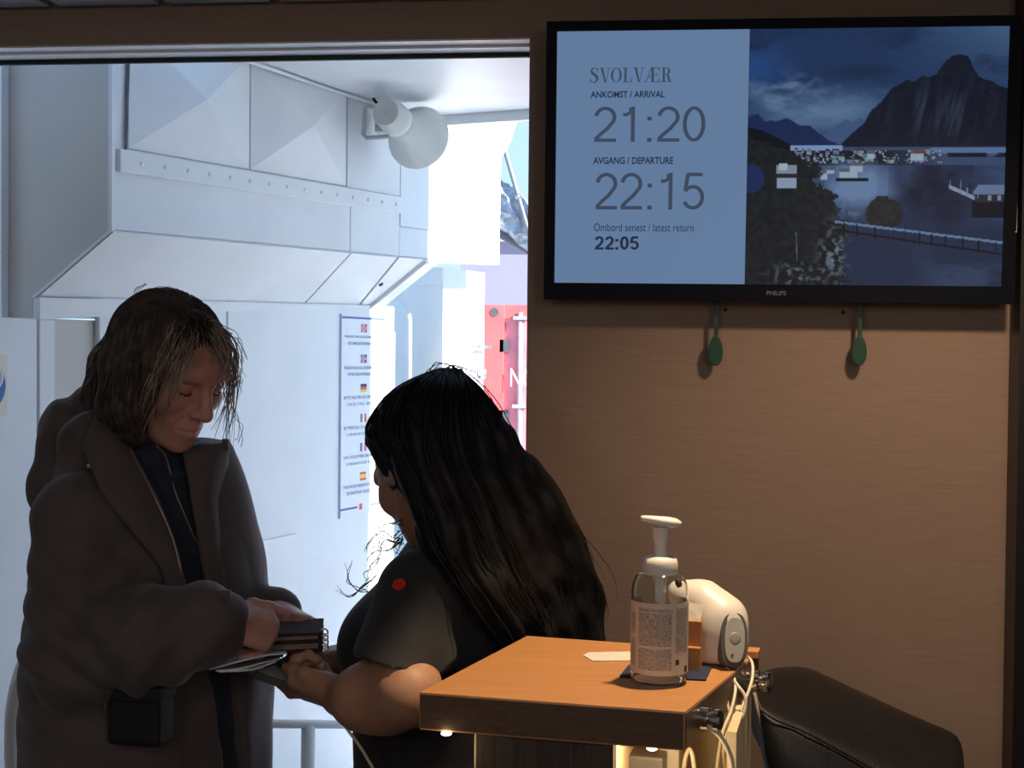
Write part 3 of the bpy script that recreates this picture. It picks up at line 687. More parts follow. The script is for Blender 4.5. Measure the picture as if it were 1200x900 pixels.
mb.build('bezel', M_BEZ, tv)
mb = MB(); tbox(mb, TX0+0.003, TX1-0.003, TY0+0.003, TY1-0.003, -0.035, -0.0005); mb.build('back_cover', M_BEZ, tv, bevel=0.006)
mb = MB(); tbox(mb, -0.12, 0.12, -0.10, 0.10, -0.066, -0.034); mb.build('wall_mount', M_BLACK, tv)
M_SCR = emis('screen_pale_blue', (0.118, 0.195, 0.335), 1.0)
mb = MB(); tbox(mb, SX0, XM, SY0, SY1, -0.0004, 0.002); scr = mb.build('screen_text_panel', M_SCR, tv)
M_TXT = emis('screen_grey_text', (0.045, 0.062, 0.10), 1.0); M_TXT2 = emis('screen_dark_text', (0.016, 0.026, 0.055), 1.0)
def ttext(s, x0, x1, y0, y1, m, bold=0.0):
    a = tloc(x0, y1); b = tloc(x1, y0)
    text_mesh(s, 'lettering', m, TP(a[0], a[1], 0.002), tu, tv_, b[0]-a[0], b[1]-a[1], scr, bold=bold)
def digits(txt, x0, x1, y0, y1, m, w):
    """plain sans numerals drawn as strokes of one width"""
    h2 = w/2; W = 0.54
    def arc(cx, cy, rx, ry, a0, a1, n=14): return [(cx+rx*math.cos(math.radians(a0+(a1-a0)*i/n)), cy+ry*math.sin(math.radians(a0+(a1-a0)*i/n))) for i in range(n+1)]
    rx = W/2-h2; sh = {}
    sh['2'] = (W, [arc(W/2, 0.72-h2*0.4, rx, 0.28-h2*0.6, 172, -28)+[(W*0.60, 0.38), (W*0.30, 0.22), (h2+0.01, 0.10), (h2, h2)], [(h2*0.2, h2), (W, h2)]])
    sh['1'] = (W, [[(W*0.60, 0), (W*0.60, 1)], [(W*0.60-h2, 0.97), (W*0.50, 0.84), (W*0.36, 0.78), (W*0.16, 0.765)]])
    sh['0'] = (W, [arc(W/2, 0.5, rx, 0.5-h2, 0, 360, 28)])
    sh['5'] = (W, [[(W*0.90, 1-h2), (W*0.20, 1-h2)], [(W*0.235, 1-h2), (W*0.13, 0.50)], [(W*0.13, 0.50), (W*0.24, 0.58)]+arc(W/2-0.01, 0.335, rx+0.005, 0.335-h2, 105, -155, 18)])
    sh[':'] = (0.22, [[(0.11, 0.0), (0.11, w*1.15)], [(0.11, 0.60), (0.11, 0.60+w*1.15)]])
    gap_ = 0.075; tot = sum(sh[c][0] for c in txt)+gap_*(len(txt)-1); a = tloc(x0, y1); b = tloc(x1, y0); sx = (b[0]-a[0])/tot; sy = b[1]-a[1]; x = 0.0; mb = MB(); lay = 0
    for c in txt:
        for pl in sh[c][1]:
            lay += 1; pl = [np.array(p) for p in pl]; n = len(pl); vs_ = []
            for i in range(n):
                t = pl[min(i+1, n-1)]-pl[max(i-1, 0)]; t = t/max(np.linalg.norm(t), 1e-9); nn = np.array([-t[1], t[0]])*h2*(1.15 if c == ':' else 1)
                for q in (pl[i]+nn, pl[i]-nn): vs_.append(TP(a[0]+(x+q[0])*sx, a[1]+q[1]*sy, 0.0023+0.000004*(lay % 9)))
            mb.add(vs_, [(2*i, 2*i+1, 2*i+3, 2*i+2) for i in range(n-1)])
        x += sh[c][0]+gap_
    mb.build('lettering', m, scr)
ttext('ANKOMST / ARRIVAL', 692, 779, 106.5, 115, M_TXT2, 0.022)
digits('21:20', 696, 827, 124.5, 166.5, M_TXT, 0.095)
ttext('AVGANG / DEPARTURE', 695, 789, 184, 192.5, M_TXT2, 0.022)
digits('22:15', 697.5, 826, 202.5, 245.5, M_TXT, 0.095)
ttext('Ombord senest / latest return', 696, 813, 262, 271, M_TXT2, 0.0)
digits('22:05', 697, 749, 277, 292.5, M_TXT2, 0.17)
# the serif heading, drawn stroke by stroke
def serif_word():
    glyph = {}
    def bar(x0, x1, y0, y1): return [(x0, y0), (x1, y0), (x1, y1), (x0, y1)]
    th = 0.05
    glyph['V'] = (0.74, [[(0.07, 1), (0.24, 1), (0.46, 0), (0.36, 0)], [(0.62, 1), (0.66, 1), (0.46, 0), (0.42, 0)], bar(0, 0.32, 0.95, 1), bar(0.53, 0.75, 0.95, 1)])
    glyph['L'] = (0.66, [bar(0.1, 0.25, 0, 1), bar(0, 0.36, 0.95, 1), bar(0, 0.62, 0, th), [(0.62, 0), (0.62, 0.30), (0.58, 0.30), (0.54, 0.05)]])
    ring = []
    for i in range(24):
        a, b = 2*math.pi*i/24, 2*math.pi*(i+1)/24
        ring.append([(0.37+0.37*math.cos(a), 0.5+0.51*math.sin(a)), (0.37+0.37*math.cos(b), 0.5+0.51*math.sin(b)), (0.37+0.22*math.cos(b), 0.5+0.47*math.sin(b)), (0.37+0.22*math.cos(a), 0.5+0.47*math.sin(a))])
    glyph['O'] = (0.78, ring)
    sp_ = spline([(0.50, 0.80, 0), (0.40, 0.96, 0), (0.26, 0.985, 0), (0.12, 0.90, 0), (0.10, 0.73, 0), (0.27, 0.56, 0), (0.44, 0.42, 0), (0.49, 0.24, 0), (0.40, 0.07, 0), (0.24, 0.02, 0), (0.10, 0.08, 0), (0.03, 0.26, 0)], 4)
    S = []; n = len(sp_)
    for i in range(n-1):
        def off(j):
            t = unit(sp_[min(j+1, n-1)]-sp_[max(j-1, 0)]); nn = V(-t[1], t[0], 0); w = 0.02+0.075*max(0, math.sin(math.pi*j/(n-1)))**3
            return sp_[j]+nn*w, sp_[j]-nn*w
        p, q = off(i); r_, s_ = off(i+1); S.append([p[:2], q[:2], s_[:2], r_[:2]])
    S += [bar(0.48, 0.52, 0.72, 1.0), bar(0.01, 0.05, 0.0, 0.30)]
    glyph['S'] = (0.60, S)
    glyph['E'] = (1.08, [[(0.05, 0), (0.10, 0), (0.52, 1), (0.46, 1)], bar(0, 0.2, 0, th), bar(0.46, 0.62, 0, 1), bar(0.40, 1.0, 0.95, 1), bar(0.40, 1.03, 0, th), bar(0.62, 0.86, 0.48, 0.53), bar(0.24, 0.5, 0.33, 0.38), [(1.03, 0), (1.03, 0.28), (0.99, 0.28), (0.95, 0.05)], [(1.0, 1), (1.0, 0.74), (0.96, 0.74), (0.92, 0.95)], bar(0.83, 0.87, 0.40, 0.62)])
    bowl = []
    for i in range(10):
        a, b = -math.pi/2+math.pi*i/10, -math.pi/2+math.pi*(i+1)/10
        bowl.append([(0.3+0.31*math.cos(a), 0.745+0.255*math.sin(a)), (0.3+0.31*math.cos(b), 0.745+0.255*math.sin(b)), (0.3+0.16*math.cos(b), 0.745+0.215*math.sin(b)), (0.3+0.16*math.cos(a), 0.745+0.215*math.sin(a))])
    glyph['R'] = (0.75, [bar(0.1, 0.25, 0, 1), bar(0, 0.36, 0, th), bar(0, 0.3, 0.95, 1), bar(0.2, 0.3, 0.49, 0.53), [(0.36, 0.51), (0.50, 0.51), (0.66, 0), (0.50, 0)], bar(0.5, 0.76, 0, 0.04)]+bowl)
    word = 'SVOLVER'; total = sum(glyph[c][0] for c in word)+0.04*6
    a = tloc(691.5, 97); b = tloc(788, 79); w = (b[0]-a[0]); h = b[1]-a[1]; mb = MB(); x = 0; lay = 0
    for c in word:
        for poly in glyph[c][1]:
            lay += 1
            mb.add([TP(a[0]+(x+p[0])/total*w, a[1]+p[1]*h, 0.0024+0.000004*(lay % 9)) for p in poly], [tuple(range(len(poly)))])
        x += glyph[c][0]+0.04
    return mb
serif_word().build('lettering', M_TXT, scr)
a = tloc(898, 346); b = tloc(921, 341)
text_mesh('PHILIPS', 'lettering', emis('bezel_logo', (0.12, 0.11, 0.11), 0.6), TP(a[0], a[1], 0.0062), tu, tv_, b[0]-a[0], b[1]-a[1], tv, bold=0.02)

# the picture half of the screen, computed point by point
def fbm(x, y, seed, oct_=5):
    g = np.random.default_rng(seed); out = np.zeros_like(x); amp = 1.0; tot = 0
    for o in range(oct_):
        G = g.random((64, 64)); xi = np.floor(x).astype(int); yi = np.floor(y).astype(int); fx = x-xi; fy = y-yi; fx = fx*fx*(3-2*fx); fy = fy*fy*(3-2*fy)
        c = lambda i, j: G[(xi+i) % 64, (yi+j) % 64]
        out += amp*((c(0, 0)*(1-fx)+c(1, 0)*fx)*(1-fy)+(c(0, 1)*(1-fx)+c(1, 1)*fx)*fy); tot += amp; amp *= 0.55; x = x*2.03+7.1; y = y*2.03+3.7
    return out/tot
def picture():
    NX = 300; NY = 300
    cx, cy = np.meshgrid(np.linspace(8, 842, NX), np.linspace(30, 862, NY), indexing='ij')
    def lin(c): c = np.array(c)/255.0; return np.where(c <= 0.04045, c/12.92, ((c+0.055)/1.055)**2.4)
    img = np.zeros((NX, NY, 3))
    def paint(mask, col, alpha=1.0):
        m = (np.clip(mask, 0, 1)*alpha)[..., None]; nonlocal img
        img = img*(1-m)+m*(col if getattr(col, 'ndim', 1) == 3 else np.array(col, float)[None, None, :])
    n1 = fbm(cx/170, cy/75, 1); n2 = fbm(cx/60, cy/40, 2); n3 = fbm(cx/14, cy/14, 3); n4 = fbm(cx/6, cy/6, 4)
    img[:] = np.array([36, 54, 88.])
    paint(np.clip(1-np.hypot((cx-20)/170, (cy-150)/110), 0, 1), [40, 74, 130], 0.9)
    paint(np.clip((cx-420)/400, 0, 1)*np.clip(1-(cy-30)/240, 0.2, 1), [74, 98, 130], 0.9)
    cl = np.clip((n1-0.47)*5, 0, 1)*np.clip((cy-120)/60, 0, 1)*np.clip(1.25-np.hypot((cx-190)/260, (cy-235)/110), 0, 1)
    paint(cl, [128, 146, 166], 0.9)
    paint(np.clip(1.1-np.hypot((cx-270)/330, (cy-300)/95), 0, 1), [104, 128, 158], 0.75)
    paint(np.clip((n1-0.5)*4, 0, 1)*(cy < 200), [28, 40, 66], 0.75)
    paint(np.clip(1-np.hypot((cx-380)/150, (cy-170)/32), 0, 1), [30, 40, 62], 0.7)
    def ridge(pts, jit=6):
        pts = np.array(pts, float); return np.interp(cx, pts[:, 0], pts[:, 1])+(fbm(cx/22, cx*0+1, 9)-0.5)*jit*2
    far = ridge([(0, 400), (262, 372), (290, 346), (330, 321), (350, 336), (372, 316), (392, 332), (420, 400), (840, 420)], 3)
    paint((cy > far)*(cy < 412)*1.0, [66, 86, 122]); 
    mid = ridge([(0, 318), (40, 302), (60, 326), (100, 330), (132, 318), (180, 342), (210, 344), (238, 366), (275, 392), (330, 410), (840, 430)], 4)
    paint((cy > mid)*(cy < 412)*1.0, [30, 42, 78])
    big = ridge([(0, 900), (305, 408), (345, 372), (385, 337), (410, 292), (440, 270), (470, 226), (520, 196), (545, 206), (570, 184), (590, 190), (615, 180), (635, 146), (660, 124), (690, 117), (715, 124), (735, 166), (750, 190), (790, 205), (842, 228)], 5)
    st = fbm(cx/18+cy/90, cy/160, 12)
    mt = np.array([22, 26, 40.])[None, None]+np.clip(st-0.47, 0, 1)[..., None]*np.array([120, 125, 140.])*(np.exp(-((cx-630)/150)**2-((cy-300)/90)**2))[..., None]+(n3-0.5)[..., None]*12
    paint((cy > big)*(cy < 414)*1.0, mt)
    paint((cy > np.interp(cx, [0, 60, 160, 260], [345, 360, 410, 440]))*(cx < 260)*(cy < 470)*1.0, [16, 20, 30])
    # water
    wt = (cy >= 412)*1.0; paint(wt*(cx > 150), [58, 74, 104])
    paint(((cy > 408) & (cy < 424) & (cx > 150) & (cx < 320))*1.0, [128, 150, 184]); paint(((cy > 414) & (cy < 436) & (cx > 600))*1.0, [92, 112, 148])
    paint(((cy > 432) & (cy < 446) & (cx > 610))*(n2 > 0.42), [22, 26, 36])
    paint(((cy > 424) & (cy < 470) & (cx < 640))*np.clip(1.2-(cx-400)/220, 0, 1), [26, 31, 42])
    paint(((cy > 470) & (cx > 470))*np.clip(1.15-np.hypot((cx-640)/210, (cy-560)/150)+(n2-0.5), 0, 1), [22, 28, 46], 1.0)
    paint(((cy > 450) & (cy < 640) & (cx > 250))*np.clip(1.5-np.hypot((cx-370)/110, (cy-540)/75)*1.1+(n2-0.5), 0, 1), [112, 132, 164], 0.95)
    paint(np.clip((cy-600)/90, 0, 1)*(cx > 330), [28, 36, 58], 0.75)
    paint(np.clip((cy-650)/60, 0, 1)*np.clip((cx-540)/120, 0, 1)*np.clip((n1-0.45)*5, 0, 1), [62, 76, 104], 0.6)
    # village
    vill = (n4 > 0.60)*((cy > 424) & (cy < 466) & (cx > 150) & (cx < 640))*(n3 > 0.42); paint(vill*1.0, [150, 160, 172], 0.9)
    def rect(x0, x1, y0, y1, c, al=1.0): paint(((cx > x0) & (cx < x1) & (cy > y0) & (cy < y1))*1.0, c, al)
    g = random.Random(4)
    for _ in range(34):
        x = g.uniform(160, 600); y = g.uniform(424, 462); w = g.uniform(6, 20); rect(x, x+w, y-6, y+7, [132+g.uniform(-40, 24), 142+g.uniform(-30, 20), 156], 0.8); rect(x-1, x+w+1, y-9, y-5, [52, 50, 56])
    for x, y, w, h in [(310, 488, 60, 34), (345, 470, 40, 22), (250, 495, 22, 24), (400, 430, 22, 22), (540, 430, 40, 26), (270, 482, 24, 18)]:
        rect(x, x+w, y, y+h, [158, 166, 180]); rect(x-2, x+w+2, y-6, y+5, [88, 90, 98])
    rect(300, 405, 512, 524, [22, 26, 34]); rect(550, 590, 424, 434, [110, 66, 62])
    paint((1-np.hypot((cx-460)/62, (cy-630)/60)**4+(n3-0.5)*1.4 > 0.05)*(cy > 572)*(cy < 672)*1.0, np.stack([24+n3*26, 26+n3*24, 30+n3*22], -1))
    # foreground slope
    edge = np.interp(cy, [420, 470, 540, 600, 660, 760, 862], [150, 225, 265, 310, 345, 325, 330])+(n2-0.5)*90+(n3-0.5)*60
    fg = (cx < edge)*(cy > np.interp(cx, [0, 60, 160, 350], [372, 395, 425, 462])+(n3-0.5)*30); paint(fg*1.0, np.stack([15+n3*26, 19+n3*25, 24+n3*22], -1))
    paint((np.hypot((cx-20)/46, (cy-515)/48) < 1)*1.0, [30, 44, 86])
    rect(104, 172, 472, 500, [132, 140, 152]); rect(106, 172, 514, 545, [146, 154, 170]); rect(112, 140, 466, 488, [170, 176, 184]); rect(104, 172, 499, 514, [40, 42, 50])
    rk = np.clip((n3-0.5)*8, 0, 1)*np.clip(1.2-np.hypot((cx-300)/60, (cy-760)/115), 0, 1); paint(rk, [112, 118, 130], 0.95)
    rk = np.clip((n3-0.52)*8, 0, 1)*np.clip(1.2-np.hypot((cx-180)/110, (cy-830)/48), 0, 1); paint(rk, [108, 114, 124], 0.9)
    rk = np.clip((n3-0.5)*8, 0, 1)*np.clip(1.2-np.hypot((cx-350)/50, (cy-620)/45), 0, 1); paint(rk, [100, 108, 124], 0.8)
    paint((np.abs(cx-174-(cy-690)*0.05) < 2)*((cy > 690) & (cy < 782)), [90, 98, 110], 0.8)
    # bridge
    yb = 655+(cx-300)*0.122; on = (cx > 300)*1.0
    paint(on*(np.abs(cy-yb) < 4), [104, 122, 152]); paint(on*(np.abs(cy-yb-26-0.02*(cx-300)) < 3), [12, 16, 26])
    for x in (330, 372, 430, 490, 530, 560, 575, 615, 660, 715, 765, 820): paint(((np.abs(cx-x) < 2.2)*(cy > yb)*(cy < yb+40))*1.0, [14, 18, 28])
    # quay house and boats
    paint(((cx > 740)*(cy > 588)*(cy < 640))*1.0, [18, 21, 32]); rect(752, 842, 560, 590, [42, 44, 54])
    paint(((cy > 534+np.clip((760-cx)*1.4, 0, 60))*(cy < 566)*(cx > 742))*1.0, [104, 118, 144])
    for x in (790, 820): rect(x, x+12, 568, 586, [126, 134, 146])
    paint(((cy > 535+(cx-668)*0.45)*(cy < 548+(cx-668)*0.45)*(cx > 666)*(cx < 748))*1.0, [136, 146, 164])
    for x, h in ((668, 24), (702, 34), (722, 18), (756, 30)): rect(x, x+3, 545-h+(x-668)*0.3, 552+(x-668)*0.3, [116, 128, 148], 0.9)
    img = img*np.array([0.90, 0.96, 1.0])*0.95
    return np.clip(lin(np.clip(img+(n4-0.5)[..., None]*6, 0, 255)), 0, 1), NX, NY
img, NX, NY = picture()
vx = np.linspace(XM+0.0004, SX1, NX); vy = np.linspace(SY1, SY0, NY)
gv = (TC+tn*0.002)[None, None, :]+vx[:, None, None]*tu[None, None, :]+vy[None, :, None]*tv_[None, None, :]
ii, jj = np.meshgrid(np.arange(NX-1), np.arange(NY-1), indexing='ij'); k_ = (ii*NY+jj).ravel()
pq = np.stack([k_, k_+1, k_+NY+1, k_+NY], 1)
mp_ = bpy.data.materials.new('screen_fjord_picture'); mp_.use_nodes = True; n_ = mp_.node_tree; b_ = n_.nodes['Principled BSDF']
at_ = n_.nodes.new('ShaderNodeAttribute'); at_.attribute_name = 'picture'
b_.inputs['Base Color'].default_value = (0.01, 0.01, 0.012, 1); b_.inputs['Roughness'].default_value = 0.4; b_.inputs['Specular IOR Level'].default_value = 0.12
n_.links.new(at_.outputs['Color'], b_.inputs['Emission Color']); b_.inputs['Emission Strength'].default_value = 1.0
po = quad_mesh('screen_picture', [(gv.reshape(-1, 3), pq)], mp_, tv)
ca = po.data.color_attributes.new('picture', 'FLOAT_COLOR', 'POINT')
ca.data.foreach_set('color', np.concatenate([img.reshape(-1, 3), np.ones((NX*NY, 1))], 1).astype(np.float32).ravel())
po['label'] = 'screen picture of a fjord village below a dark mountain'

# ---------------------------------------------------------------- green paddles hanging below the screen
M_GREEN = mat('dark_green_plastic', (0.012, 0.075, 0.045), 0.4, var=0.1)
for cxp, lab in ((839, 'dark green paddle tag hanging below the left half of the screen'), (1007.5, 'dark green paddle tag hanging below the right half of the screen')):
    o_ = 0.035; top = wall_pt(cxp+1, 340, o_); tip = wall_pt(cxp-0.5, 429, o_); pe = empty('hanging_paddle', tip, lab, 'tag', 'green tags under the screen')
    k = np.linalg.norm(wall_pt(cxp+10, 400, o_)-wall_pt(cxp, 400, o_))/10
    a = wall_pt(cxp, 398, o_); mb = MB(); mb.box((top+a)/2, WU, WN, unit(top-a), 5*k, 0.004, np.linalg.norm(top-a)); mb.build('strap', M_GREEN, pe, bevel=0.001)
    c = wall_pt(cxp-0.5, 411, o_); mb = MB(); n = 28; up_ = unit(top-a)
    ol = [c+WU*(8.6*k*math.sin(t)*(1-0.12*math.cos(t)))+up_*(18*k*math.cos(t)) for t in np.linspace(0, 2*math.pi, n, endpoint=False)]
    mb.prism([p-WN*0.003 for p in ol], WN*0.006); mb.build('paddle', M_GREEN, pe, bevel=0.002)
for cxp, cyp in ((850, 363), (988, 366)):
    p = wall_pt(cxp, cyp, 0.0); mb = MB(); mb.lathe(p, WN, [(0.0035, 0), (0.0035, 0.003), (0.002, 0.0045), (0, 0.0045)], 12)
    tag(mb.build('wall_screw', M_BLACK, None, smooth=True), 'small dark screw in the wall under the screen near the %s green tag' % ('left' if cxp < 900 else 'right'), 'screw', 'screws under the screen')

# ---------------------------------------------------------------- wooden podium
PZ = 1.20
FL, FR, BL, BR = [on_z(*q, PZ) for q in ((491, 811), (803, 834), (617.5, 744.7), (889, 764))]
TH = 0.047
def wood(name, c0, c1, rough, sc, rot, coat=0.0):
    m = bpy.data.materials.new(name); m.use_nodes = True; n = m.node_tree; b = n.nodes['Principled BSDF']
    t = n.nodes.new('ShaderNodeTexCoord'); mp = n.nodes.new('ShaderNodeMapping'); mp.inputs['Rotation'].default_value = (0, 0, rot); mp.inputs['Scale'].default_value = sc
    n.links.new(t.outputs['Object'], mp.inputs[0])
    z = n.nodes.new('ShaderNodeTexNoise'); z.inputs['Scale'].default_value = 4.0; z.inputs['Detail'].default_value = 8; z.inputs['Distortion'].default_value = 0.4
    n.links.new(mp.outputs[0], z.inputs['Vector'])
    cr = n.nodes.new('ShaderNodeValToRGB'); cr.color_ramp.elements[0].position = 0.33; cr.color_ramp.elements[1].position = 0.68
    cr.color_ramp.elements[0].color = (*c0, 1); cr.color_ramp.elements[1].color = (*c1, 1)
    n.links.new(z.outputs['Fac'], cr.inputs[0]); n.links.new(cr.outputs[0], b.inputs['Base Color']); b.inputs['Roughness'].default_value = rough
    if coat: b.inputs['Coat Weight'].default_value = coat; b.inputs['Coat Roughness'].default_value = 0.2
    bp = n.nodes.new('ShaderNodeBump'); bp.inputs['Strength'].default_value = 0.06; bp.inputs['Distance'].default_value = 0.001
    n.links.new(z.outputs['Fac'], bp.inputs['Height']); n.links.new(bp.outputs[0], b.inputs['Normal'])
    return m
cu = unit((FR-FL)*V(1, 1, 0)); ang = math.atan2(cu[1], cu[0]); cv = V(-cu[1], cu[0], 0)
M_OAK = wood('oiled_cherry_wood', (0.46, 0.215, 0.078), (0.54, 0.262, 0.10), 0.42, (2.5, 40, 12), -ang, 0.15)
M_DOAK = wood('dark_veneer', (0.030, 0.020, 0.015), (0.060, 0.040, 0.030), 0.6, (60, 60, 3), 0)
M_CREAM = mat('cream_laminate', (0.72, 0.62, 0.42), 0.5, var=0.03)
pod = empty('podium', ((FL+FR+BL+BR)/4)*V(1, 1, 0), 'wooden reception podium with a cherry coloured top in front of the woman', 'podium')
mb = MB(); mb.prism([FL, FR, BR, BL], -ZZ*TH); mb.build('top_slab', M_OAK, pod, bevel=0.0025)
M_EDGE = wood('shaded_edge_wood', (0.085, 0.045, 0.028), (0.125, 0.068, 0.042), 0.5, (3, 60, 60), -ang)
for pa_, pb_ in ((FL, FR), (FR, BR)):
    dd_ = unit(pb_-pa_); on_ = np.cross(dd_, ZZ); mb = MB(); mb.prism([pa_+dd_*0.002-ZZ*0.0025, pb_-dd_*0.002-ZZ*0.0025, pb_-dd_*0.002-ZZ*(TH-0.0025), pa_+dd_*0.002-ZZ*(TH-0.0025)], on_*0.0012); mb.build('shaded_edge_plate', M_EDGE, pod)  # front and right slab faces coloured darker to stand in for shade
L = np.linalg.norm(FR-FL); Dp = 0.5*(np.dot(BL-FL, cv)+np.dot(BR-FR, cv))
def pp_(a, b, z): return FL*V(1, 1, 0)+cu*a+cv*b+ZZ*z
def pbox(name, a0, a1, b0, b1, z0, z1, m, bev=0.001):
    mb = MB(); mb.box(pp_((a0+a1)/2, (b0+b1)/2, (z0+z1)/2), cu, cv, ZZ, a1-a0, b1-b0, z1-z0); return mb.build(name, m, pod, bevel=bev)
zt = PZ-TH-0.0005; f0_ = 0.012; xL = L*0.215; xM = L*0.735; xR = L+0.02
pbox('front_panel', xL, xM, f0_, f0_+0.016, 0.0, zt, M_DOAK); pbox('edge_strip', xL-0.0025, xL-0.0002, f0_, f0_+0.016, 0, zt, M_CREAM)
pbox('side_panel', xM-0.012, xM+0.001, f0_+0.0165, Dp*0.9, 0.0, zt, M_CREAM)
pbox('side_panel', xR+0.02, xR+0.032, f0_+0.09, Dp*0.95, 0.0, zt, M_CREAM)
pbox('side_panel', xL+0.10, xL+0.115, f0_+0.017, Dp*0.9, 0.0, zt, M_DOAK)
pbox('back_panel', xL+0.116, xR+0.03, Dp*0.95, Dp*0.95+0.012, 0.0, zt, M_CREAM)
pbox('shelf', xM+0.0015, xR+0.019, f0_+0.02, Dp*0.94, 0.985, 1.0, M_CREAM); pbox('base_plate', xL, xR+0.03, 0.03, Dp*0.9, 0.0, 0.02, M_DOAK)
M_LED = emis('warm_led', (1.0, 0.80, 0.5), 14.0)
LEDS = []
for q, nm in (((523, 861.5), 0), ((764, 879), 1)):
    p = on_z(q[0], q[1], zt-0.003); mb = MB(); mb.lathe(p+ZZ*0.0031, -ZZ, [(0.0062, 0), (0.0062, 0.002), (0.004, 0.003), (0, 0.003)], 16); led = mb.build('led_lamp', M_LED, pod); led['label'] = 'small glowing warm lamp under the top'
    LEDS.append(p)
for i, p in enumerate(LEDS):
    l = bpy.data.lights.new('led_light', 'POINT'); l.energy = 0.06 if i == 0 else 0.40; l.color = (1.0, 0.72, 0.38); l.shadow_soft_size = 0.01
    o = bpy.data.objects.new('led_light', l); COL.objects.link(o); o.location = tuple(p-ZZ*0.02+cv*(0.03 if i else 0.0))
# chrome stand-offs on the right edge
for q in ((818, 841), (876, 797)):
    p = on_plane(q[0], q[1], (FR+BR)/2, np.cross(unit(BR-FR), ZZ)); rr = unit(np.cross(unit(BR-FR), ZZ)); k = np.linalg.norm(p-CAM)/FPX
    mb = MB(); mb.lathe(p, rr, [(12.5*k, 0), (12.5*k, 13*k), (11*k, 14*k), (8.5*k, 15*k), (8.5*k, 19*k), (12*k, 19.5*k), (12*k, 25*k), (10.5*k, 27*k), (0, 27*k)], 24); mb.build('chrome_standoff', M_CHROME, pod, smooth=True, auto=35)
cr_ = on_z(880, 768, PZ); mb = MB(); mb.box(cr_+ZZ*0.005+cu*0.002-cv*0.005, cu, cv, ZZ, 0.02, 0.03, 0.0095); mb.build('corner_block', M_OAK, pod, bevel=0.001)

# things on the podium
q4 = [on_z(*q, PZ) for q in ((726, 794), (737, 781), (834, 783), (827, 798.5))]
mb = MB(); mb.prism([p+ZZ*0.0003 for p in q4], ZZ*0.0022); tag(mb.build('coaster_pad', mat('navy_felt', (0.02, 0.03, 0.075), 0.95, var=0.35, scale=300, bump=0.4, bscale=600), None), 'dark navy felt pad lying under the soap bottle', 'pad')
q4 = [on_z(*q, PZ) for q in ((683, 768.5), (695, 775.5), (748, 775), (748, 764.5), (690, 765.5))]
mb = MB(); mb.prism([p+ZZ*0.0003 for p in q4], ZZ*0.0012); tag(mb.build('card', mat('plain_paper_card', (0.70, 0.66, 0.60), 0.5, var=0.08, scale=60), None), 'white card lying flat on the podium behind the bottle', 'card')
# soap bottle
bc = on_z(771.5, 800, PZ)+ZZ*0.0027; bc = bc+cv*0.004; KB = np.linalg.norm((bc-CAM)*V(1, 1, 0))/FPX
bot = empty('soap_bottle', bc, 'clear foam soap bottle with white pump and printed label', 'bottle')
def zpx(y): return (y-806)*-KB    # height above the base for a row of the photograph
M_PET = mat('clear_plastic', (0.93, 0.95, 0.95), 0.06, var=0.0, trans=1.0, ior=1.25)
R0 = 33.2*KB
prof = [(R0*0.86, 0.0), (R0*0.97, 0.003), (R0, 0.008), (R0, zpx(790)), (R0*0.995, zpx(702)), (R0*0.95, zpx(692)), (R0*0.85, zpx(684)), (R0*0.70, zpx(680)), (R0*0.60, zpx(678))]
w_ = 0.0012; inner = [(max(r-w_, 0.001), h+(w_ if i == 0 else 0)) for i, (r, h) in enumerate(prof)][::-1]
mb = MB(); mb.lathe(bc, ZZ, prof+inner, 40); mb.build('bottle_body', M_PET, bot, smooth=True, auto=50)
mb = MB(); mb.lathe(bc, ZZ, [(R0-0.0018, 0.0022), (R0-0.0016, 0.008), (R0-0.0016, zpx(752)), (0, zpx(752))], 32); mb.build('soap_liquid', mat('clear_liquid', (0.88, 0.86, 0.80), 0.05, var=0, trans=1.0, ior=1.15), bot, smooth=True, auto=50)
to_cam = math.atan2(*(-(bc-CAM))[[1, 0]])
def cyl_patch(name, a0, a1, y0, y1, r, m, th=0.0003, n=28, par=None):
    mb = MB(); vs_ = []; fs = []
    for i in range(n+1):
        a = to_cam+math.radians(a0+(a1-a0)*i/n); d = V(math.cos(a), math.sin(a), 0)
        for rr, yy in ((r, y0), (r, y1), (r+th, y0), (r+th, y1)): vs_.append(bc+d*rr+ZZ*zpx(yy))
    for i in range(n):
        k = i*4; fs += [(k+2, k+6, k+7, k+3), (k+4, k, k+1, k+5), (k, k+4, k+6, k+2), (k+1, k+3, k+7, k+5)]
    fs += [(0, 2, 3, 1), (n*4, n*4+1, n*4+3, n*4+2)]
    mb.add(vs_, fs); return mb.build(name, m, par or bot, smooth=True, auto=40)
M_LAB = mat('beige_label_paper', (0.66, 0.60, 0.52), 0.55, var=0.03)
def print_mat():
    m = bpy.data.materials.new('fine_label_print'); m.use_nodes = True; n = m.node_tree; b = n.nodes['Principled BSDF']
    t = n.nodes.new('ShaderNodeTexCoord'); mp = n.nodes.new('ShaderNodeMapping'); mp.inputs['Scale'].default_value = (500, 500, 900); n.links.new(t.outputs['Object'], mp.inputs[0])
    z = n.nodes.new('ShaderNodeTexNoise'); z.inputs['Scale'].default_value = 1.0; z.inputs['Detail'].default_value = 2; n.links.new(mp.outputs[0], z.inputs['Vector'])
    cr = n.nodes.new('ShaderNodeValToRGB'); cr.color_ramp.elements[0].position = 0.42; cr.color_ramp.elements[1].position = 0.6
    cr.color_ramp.elements[0].color = (0.24, 0.22, 0.20, 1); cr.color_ramp.elements[1].color = (0.62, 0.57, 0.50, 1)
    n.links.new(z.outputs['Fac'], cr.inputs[0]); n.links.new(cr.outputs[0], b.inputs['Base Color']); b.inputs['Roughness'].default_value = 0.55
    return m
M_PRT = print_mat()
